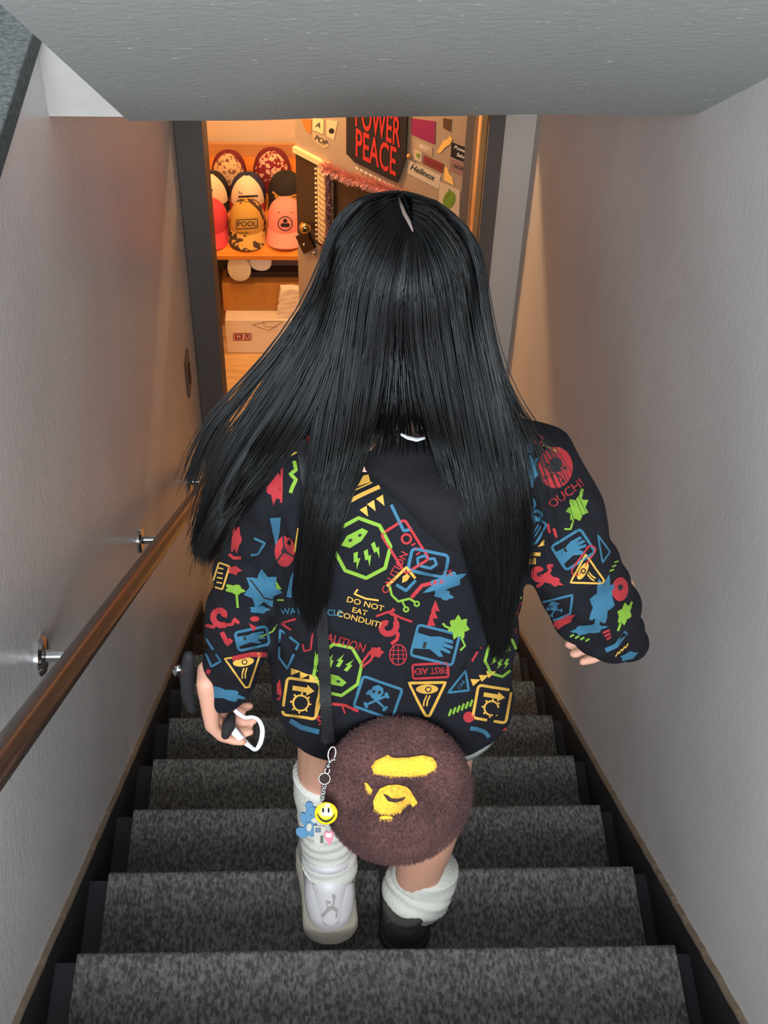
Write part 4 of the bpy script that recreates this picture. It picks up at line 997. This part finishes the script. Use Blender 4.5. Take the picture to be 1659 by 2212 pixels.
me = bpy.data.meshes.new('hair'); me.from_pydata(hv, [], hf); me.update(); me.materials.append(M_hair); me.materials.append(M_hmat); mi_ = np.zeros(len(hf), np.int32); mi_[:n_inner] = 1; per_ = len(hf[n_inner:nk_in])//700; mi_[n_inner:nk_in] = np.repeat(rng.random(700) < .45, per_)[:nk_in-n_inner]; me.polygons.foreach_set('material_index', mi_); me.shade_smooth()
hair = link('hair', me, pe); tag(hair, 'long straight black hair parted in the middle', kind='stuff')
cap_ = MB(); cap_.ell(hr_o, HRH*.975, 40, 26); cap_.build('hair_cap', M_hmat, hair)
pl = MB(); pp = [head_hit(x_, y_)[0]-Vector(ray(x_, y_)).normalized()*.0135 for x_, y_ in ((862, 428), (868, 446), (874, 462), (884, 480), (892, 500))]
pl.tube(pp, [.0008, .0022, .0026, .0024, .0008], 8).build('parting', mat('scalp', (120, 104, 96), .7), hair)

# ------------------------------------------------------------------ round plush bag
Bc = W(858, 1708, 1.045); tb = math.radians(42); Bn = Vector((0, -math.cos(tb), math.sin(tb))); Bu = Vector((0, math.sin(tb), math.cos(tb))); Bx = Vector((1, 0, 0))
BM = Matrix(((Bx.x, Bu.x, Bn.x, Bc.x), (Bx.y, Bu.y, Bn.y, Bc.y), (Bx.z, Bu.z, Bn.z, Bc.z), (0, 0, 0, 1)))
bag = empty('shoulder_bag', Bc-Bu*.11, 'round fluffy brown shoulder bag with yellow ape face hanging behind her', 'bag')
BR = .1075
M_fur = mat('brown plush', (70, 39, 37), .9, col2=(100, 62, 58), nscale=14, sheen=.12, bump=.5, bscale=150); M_yel = mat('yellow plush', (240, 186, 44), .85, sheen=.4, bump=.4, bscale=180)
prof = [(.002, -.034)]+[(BR*math.sin(a)**.55 if a < math.pi/2 else BR*math.sin(a)**.55, -.034*math.cos(a)) for a in [math.pi*k/22 for k in range(1, 22)]]+[(.002, .034)]
m = MB(); m.lathe(prof, 56, BM)
bme = m.mesh('b'); BB = bvh_of(bme)
m.build('body', M_fur, bag)
polys = {
 'brow': [(802, 1656), (811, 1643), (826, 1636), (838, 1630), (846, 1636), (856, 1637), (883, 1636), (913, 1631), (934, 1636), (944, 1650), (940, 1663), (919, 1674), (883, 1678), (847, 1677), (823, 1674), (808, 1671)],
 'ear': [(787, 1690), (794, 1692), (805, 1707), (802, 1713), (796, 1713), (790, 1703)],
 'muzzle': [(811, 1719), (820, 1704), (838, 1696), (859, 1695), (877, 1699), (886, 1707), (894, 1720), (902, 1734), (891, 1743), (885, 1732), (871, 1743), (862, 1755), (838, 1760), (820, 1758), (808, 1747), (806, 1731)],
 'chin': circ(15, 14, 834, 1766, 4)}
def inside(px, py, P):
    c = False
    for (x1, y1), (x2, y2) in zip(P, P[1:]+P[:1]):
        if (y1 > py) != (y2 > py) and px < (x2-x1)*(py-y1)/(y2-y1)+x1: c = not c
    return c
def topx(p):
    v = np.array(p-ORGN); z_ = v@CF; return 829.5+FPX*(v@CR)/z_, 1106-FPX*(v@CU)/z_
for nm, P in polys.items():
    v, f = inflate(P, .0035, 4, BB, .0035)
    MB().add(v, f).build(nm+'_patch', M_yel, bag, smooth=True)
D2 = Decal(cam_map(BB, .0085), 3, ['K'])
D2.fill('K', [(827, 1712), (836, 1714), (845, 1721), (858, 1722), (877, 1718), (869, 1726), (853, 1730), (838, 1727)])
D2.mb.build('nose_line', [mat('dark brown plush', (48, 30, 24), .9)], bag, smooth=False)
fv = []; ff = []; yv = []; yf = []
vs = [v.co.copy() for v in bme.vertices]; fs = [tuple(p.vertices) for p in bme.polygons if len(p.vertices) == 4]
ar = np.array([((vs[q[1]]-vs[q[0]]).cross(vs[q[3]]-vs[q[0]])).length for q in fs]); ar /= ar.sum()
fr = random.Random(5)
for q in rng.choice(len(fs), 30000, p=ar):
    q = fs[int(q)]; a, b_ = fr.random(), fr.random()
    p = (vs[q[0]].lerp(vs[q[1]], a)).lerp(vs[q[3]].lerp(vs[q[2]], a), b_); n_ = (vs[q[1]]-vs[q[0]]).cross(vs[q[3]]-vs[q[0]]).normalized()
    if n_.dot(p-Bc) < 0: n_ = -n_
    x_, y_ = topx(p); ins = any(inside(x_, y_, P) for P in polys.values()) and n_.dot(Bn) > 0
    dr_ = (n_*.8-Bu*.55+Vector((fr.gauss(0, .35), fr.gauss(0, .35), fr.gauss(0, .35)))).normalized()
    s_ = dr_.cross(Vector((fr.random()-.5, fr.random()-.5, fr.random()-.5))).normalized()*.0006
    if ins: p = p+n_*.0062; Lh = .003
    else: Lh = fr.uniform(.004, .0075)
    V, F_ = (yv, yf) if ins else (fv, ff)
    k = len(V); V += [tuple(p-s_), tuple(p+s_), tuple(p+dr_*Lh)]; F_.append((k, k+1, k+2))
tag(MB().add(fv, ff).build('fur', M_fur, bag, smooth=False), kind='stuff'); tag(MB().add(yv, yf).build('yellow_fur', M_yel, bag, smooth=False), kind='stuff')
# strap
mp = cam_map(HB, .006); M_strap = mat('black strap webbing', (20, 20, 22), .7, bump=.4, bscale=300)
def ribbon(path, wpx, th, name, parent, m_):
    p = resample([Vector(q) for q in path], 10, False); rr = []
    for i, q in enumerate(p):
        t = (p[min(i+1, len(p)-1)]-p[max(i-1, 0)]).normalized(); nn = Vector((-t.y, t.x))*wpx/2
        d_ = Vector(ray(q.x, q.y)).normalized(); row = []
        for s_ in (1, -1):
            z_ = q+nn*s_; hit = mp(z_.x, z_.y); row.append(hit)
        rr.append((q, nn, row, d_))
    out = []; last = None
    for q, nn, row, d_ in rr:
        dist = [((r_-ORGN).length if r_ is not None else None) for r_ in row]; out.append((q, nn, dist, d_))
    known = [min(x_ for x_ in d if x_ is not None) if any(x_ is not None for x_ in d) else None for _, _, d, _ in out]
    end = (Bc+Bu*.085-Bx*.09-ORGN).length
    kn = [(i, v) for i, v in enumerate(known) if v is not None]; kn = [(-1, end)]+kn
    dd = np.interp(range(len(out)), [k[0] for k in kn], [k[1] for k in kn]); dd = np.convolve(np.pad(dd, 2, 'edge'), np.ones(5)/5, 'valid')-.004
    rings = []
    for i, (q, nn, d, d_) in enumerate(out):
        a = ORGN+Vector(ray(*(q+nn))).normalized()*dd[i]; b_ = ORGN+Vector(ray(*(q-nn))).normalized()*dd[i]; rings.append([a, b_, b_-d_*th, a-d_*th])
    return MB().loft(rings).build(name, m_, parent, smooth=False)
ribbon([(712, 1606), (706, 1560), (703, 1500), (700, 1420), (695, 1340), (686, 1240), (678, 1150), (668, 1060), (655, 985), (650, 950)], 25, .003, 'strap', bag, M_strap)
ribbon([(698, 1602), (700, 1560), (698, 1500), (697, 1420), (690, 1350)], 10, .005, 'strap_cord', bag, M_strap)
# ------------------------------------------------------------------ charm
CP = Bc+Bn*.047
def cp(px, py, off=0.0): return onplane(px, py, CP+Bn*off, Bn)
ch = empty('key_charm', cp(705, 1740), 'silver clip with yellow smiley and blue bear charms hanging from the bag strap', 'charm')
def loop(cx, cy, rx, ry, r_, name, par, a=0, tw=0.0):
    pts = [cp(x_, y_)+Bn*tw*math.sin(2*math.pi*k/24) for k, (x_, y_) in enumerate(T(circ(1, 24), cx, cy, rx, a, ry))]
    return MB().tube(pts, r_, 8, close=True).build(name, M_chrome, par)
cl = loop(717, 1628, 8, 15, .0013, 'clip', ch, 12)
MB().tube([cp(714, 1641), cp(710, 1652)], [.0036, .0026], 10).build('clip_barrel', M_chrome, cl); MB().tube([cp(710, 1652), cp(708, 1660)], [.0035, .0035], 10).build('swivel', M_chrome, cl)
MB().ell(cp(722, 1641, .002), (.0024, .0024, .0024), 10, 8).build('thumb_stud', M_chrome, cl)
loop(707, 1665, 5, 6, .0009, 'link', ch, 10); loop(701, 1682, 12, 12, .0008, 'split_ring', ch); MB().lathe([(.0005, -.001), (.0072, -.001), (.0072, .001), (.0005, .001)], 24, Matrix.Translation(cp(701, 1682)) @ BM.to_3x3().to_4x4()).build('ring_disc', mat('dark disc', (40, 24, 20), .9), ch, smooth=False)
for k in range(6): loop(701-1.2*k, 1697+k*6.2, 3 if k % 2 else 4, 5, .0008, 'link', ch, 20 if k % 2 else -10, .002)
sm = MB().lathe([(.0005, -.002), (.0158, -.002), (.0163, .0), (.015, .0016), (.008, .0026), (.0005, .003)], 36, Matrix.Translation(cp(704.5, 1757, .004)) @ BM.to_3x3().to_4x4()).build('smiley', mat('glossy yellow enamel', (244, 200, 22), .12, coat=.6), ch)
D3 = Decal(lambda a, b_, lift=0: cp(a, b_, .0074+lift*.0005), 3, ['K'])
for x_ in (698, 710): D3.fill('K', circ(2.8, 14, x_, 1750.5, 5.6))
D3.fill('K', [(684, 1756), (687, 1759), (692, 1766), (698, 1770.5), (704.5, 1772), (711, 1770.5), (717, 1766), (722, 1759), (725, 1755), (722, 1764), (716, 1772), (710, 1776), (704, 1777), (698, 1775.5), (691, 1771), (686, 1763)])
D3.mb.build('face_print', [mat('enamel black', (14, 12, 8), .8)], sm, smooth=False)
MB().prism([cp(x_, y_, .0072) for x_, y_ in T(rrect(5.5, 3, 2.5), 708, 1739, 1, 8)], Bn*.0003).build('painted_gloss', mat('painted gloss white', (255, 248, 220), .2), sm, smooth=False)  # gloss highlight of the smiley, put in as a white patch
M_bl = mat('blue soft plastic', (34, 92, 126), .6); M_bld = mat('dark blue outline', (30, 62, 84), .5); M_gr = mat('grey soft plastic', (150, 146, 136), .6); M_pk = mat('pink soft plastic', (205, 96, 110), .6)
def flat(name, pts, m_, off, t, par): return MB().prism([cp(x_, y_, off) for x_, y_ in pts], Bn*t).build(name, m_, par, smooth=False, bevel=.0006)
bd = flat('bear', [(663, 1775), (680, 1772), (690, 1790), (688, 1806), (672, 1806), (658, 1800), (656, 1786)], M_bl, -.004, .004, ch)
flat('bear_head', circ(17, 22, 676, 1758), M_bl, -.004, .0046, bd); er = flat('bear_ear', circ(9, 16, 668, 1739), M_bl, -.004, .004, bd); flat('bear_tail', T(circ(1, 18), 652, 1797, 14, 35, 11), M_bl, -.004, .004, bd)
flat('bear_arm', T(circ(1, 18), 656, 1767, 7, -12, 14), M_bl, -.004, .0044, bd); flat('bear_muzzle', T(circ(1, 16), 681, 1772, 9, 0, 6), M_gr, .0007, .001, bd); flat('bear_belly', T(circ(1, 16), 668, 1787, 6, 10, 9), M_gr, .0002, .0008, bd)
flat('bear_eye', circ(2, 8, 671, 1761), M_bld, .0007, .0006, bd)
rb = flat('robot_charm', [(678, 1782), (703, 1784), (703, 1797), (697, 1800), (700, 1824), (690, 1828), (679, 1823), (678, 1805)], M_gr, .0006, .003, ch); flat('robot_chest', T(rrect(6, 5, 1), 687, 1793), M_bld, .0037, .0008, rb); flat('robot_leg', T(rrect(3, 8, 1), 695, 1813), mat('charm black', (30, 30, 32), .5), .0037, .0008, rb)
ht_ = flat('heart', [(712, 1826), (703, 1812), (700, 1800), (705, 1793), (711, 1797), (717, 1793), (721, 1800), (719, 1812)], M_pk, .002, .003, ch); flat('heart_print', T(rrect(6, 4, 2), 710, 1804), mat('charm white', (245, 240, 240), .5), .0051, .0005, ht_)

# ------------------------------------------------------------------ things in her left hand
fm = empty('face_mask', W(492, 1572, 1.235), 'folded black face mask with a white ear loop held in her left hand', 'face mask')
MB().capsule([W(500, 1548, 1.245), W(494, 1568, 1.222), W(487, 1588, 1.215)], [.007, .011, .007], 12).build('fold', mat('black mask cloth', (24, 22, 24), .85), fm)
pts = [W(x_, y_, Y_) for x_, y_, Y_ in ((495, 1563, 1.232), (508, 1582, 1.222), (524, 1598, 1.218), (540, 1612, 1.218), (552, 1619, 1.22), (561, 1608, 1.222), (566, 1590, 1.226), (566, 1572, 1.23), (558, 1555, 1.235), (545, 1549, 1.238), (530, 1550, 1.24), (516, 1542, 1.245), (507, 1534, 1.25))]
def smooth3(P, R, n=5):
    out = []; rr = []
    for k in range(len(P)-1):
        p0, p1, p2, p3 = P[max(k-1, 0)], P[k], P[k+1], P[min(k+2, len(P)-1)]
        for j in range(n):
            t = j/n; out.append(.5*((2*p1)+(-p0+p2)*t+(2*p0-5*p1+4*p2-p3)*t*t+(-p0+3*p1-3*p2+p3)*t**3)); rr.append(R[k]+(R[k+1]-R[k])*t)
    return out+[P[-1]], rr+[R[-1]]
MB().tube(*smooth3(pts, [.0052, .0068, .0055, .0036, .0034, .004, .0042, .004, .0036, .0034, .0036, .0045, .004]), 10, flat=.6).build('ear_loop', mat('white elastic', (226, 224, 226), .8), fm)
po = empty('black_pouch', W(402, 1500, 1.27), 'small black pouch with a silver clasp beside her left hand', 'pouch')
MB().capsule([W(408, 1418, 1.285), W(404, 1455, 1.28), W(406, 1500, 1.275), W(414, 1530, 1.27)], [.009, .012, .011, .008], 14).build('body', mat('black leather', (26, 25, 28), .75), po)
MB().ell(W(386, 1450, 1.275), (.010, .008, .012), 14, 10).build('clasp', M_chrome, po)
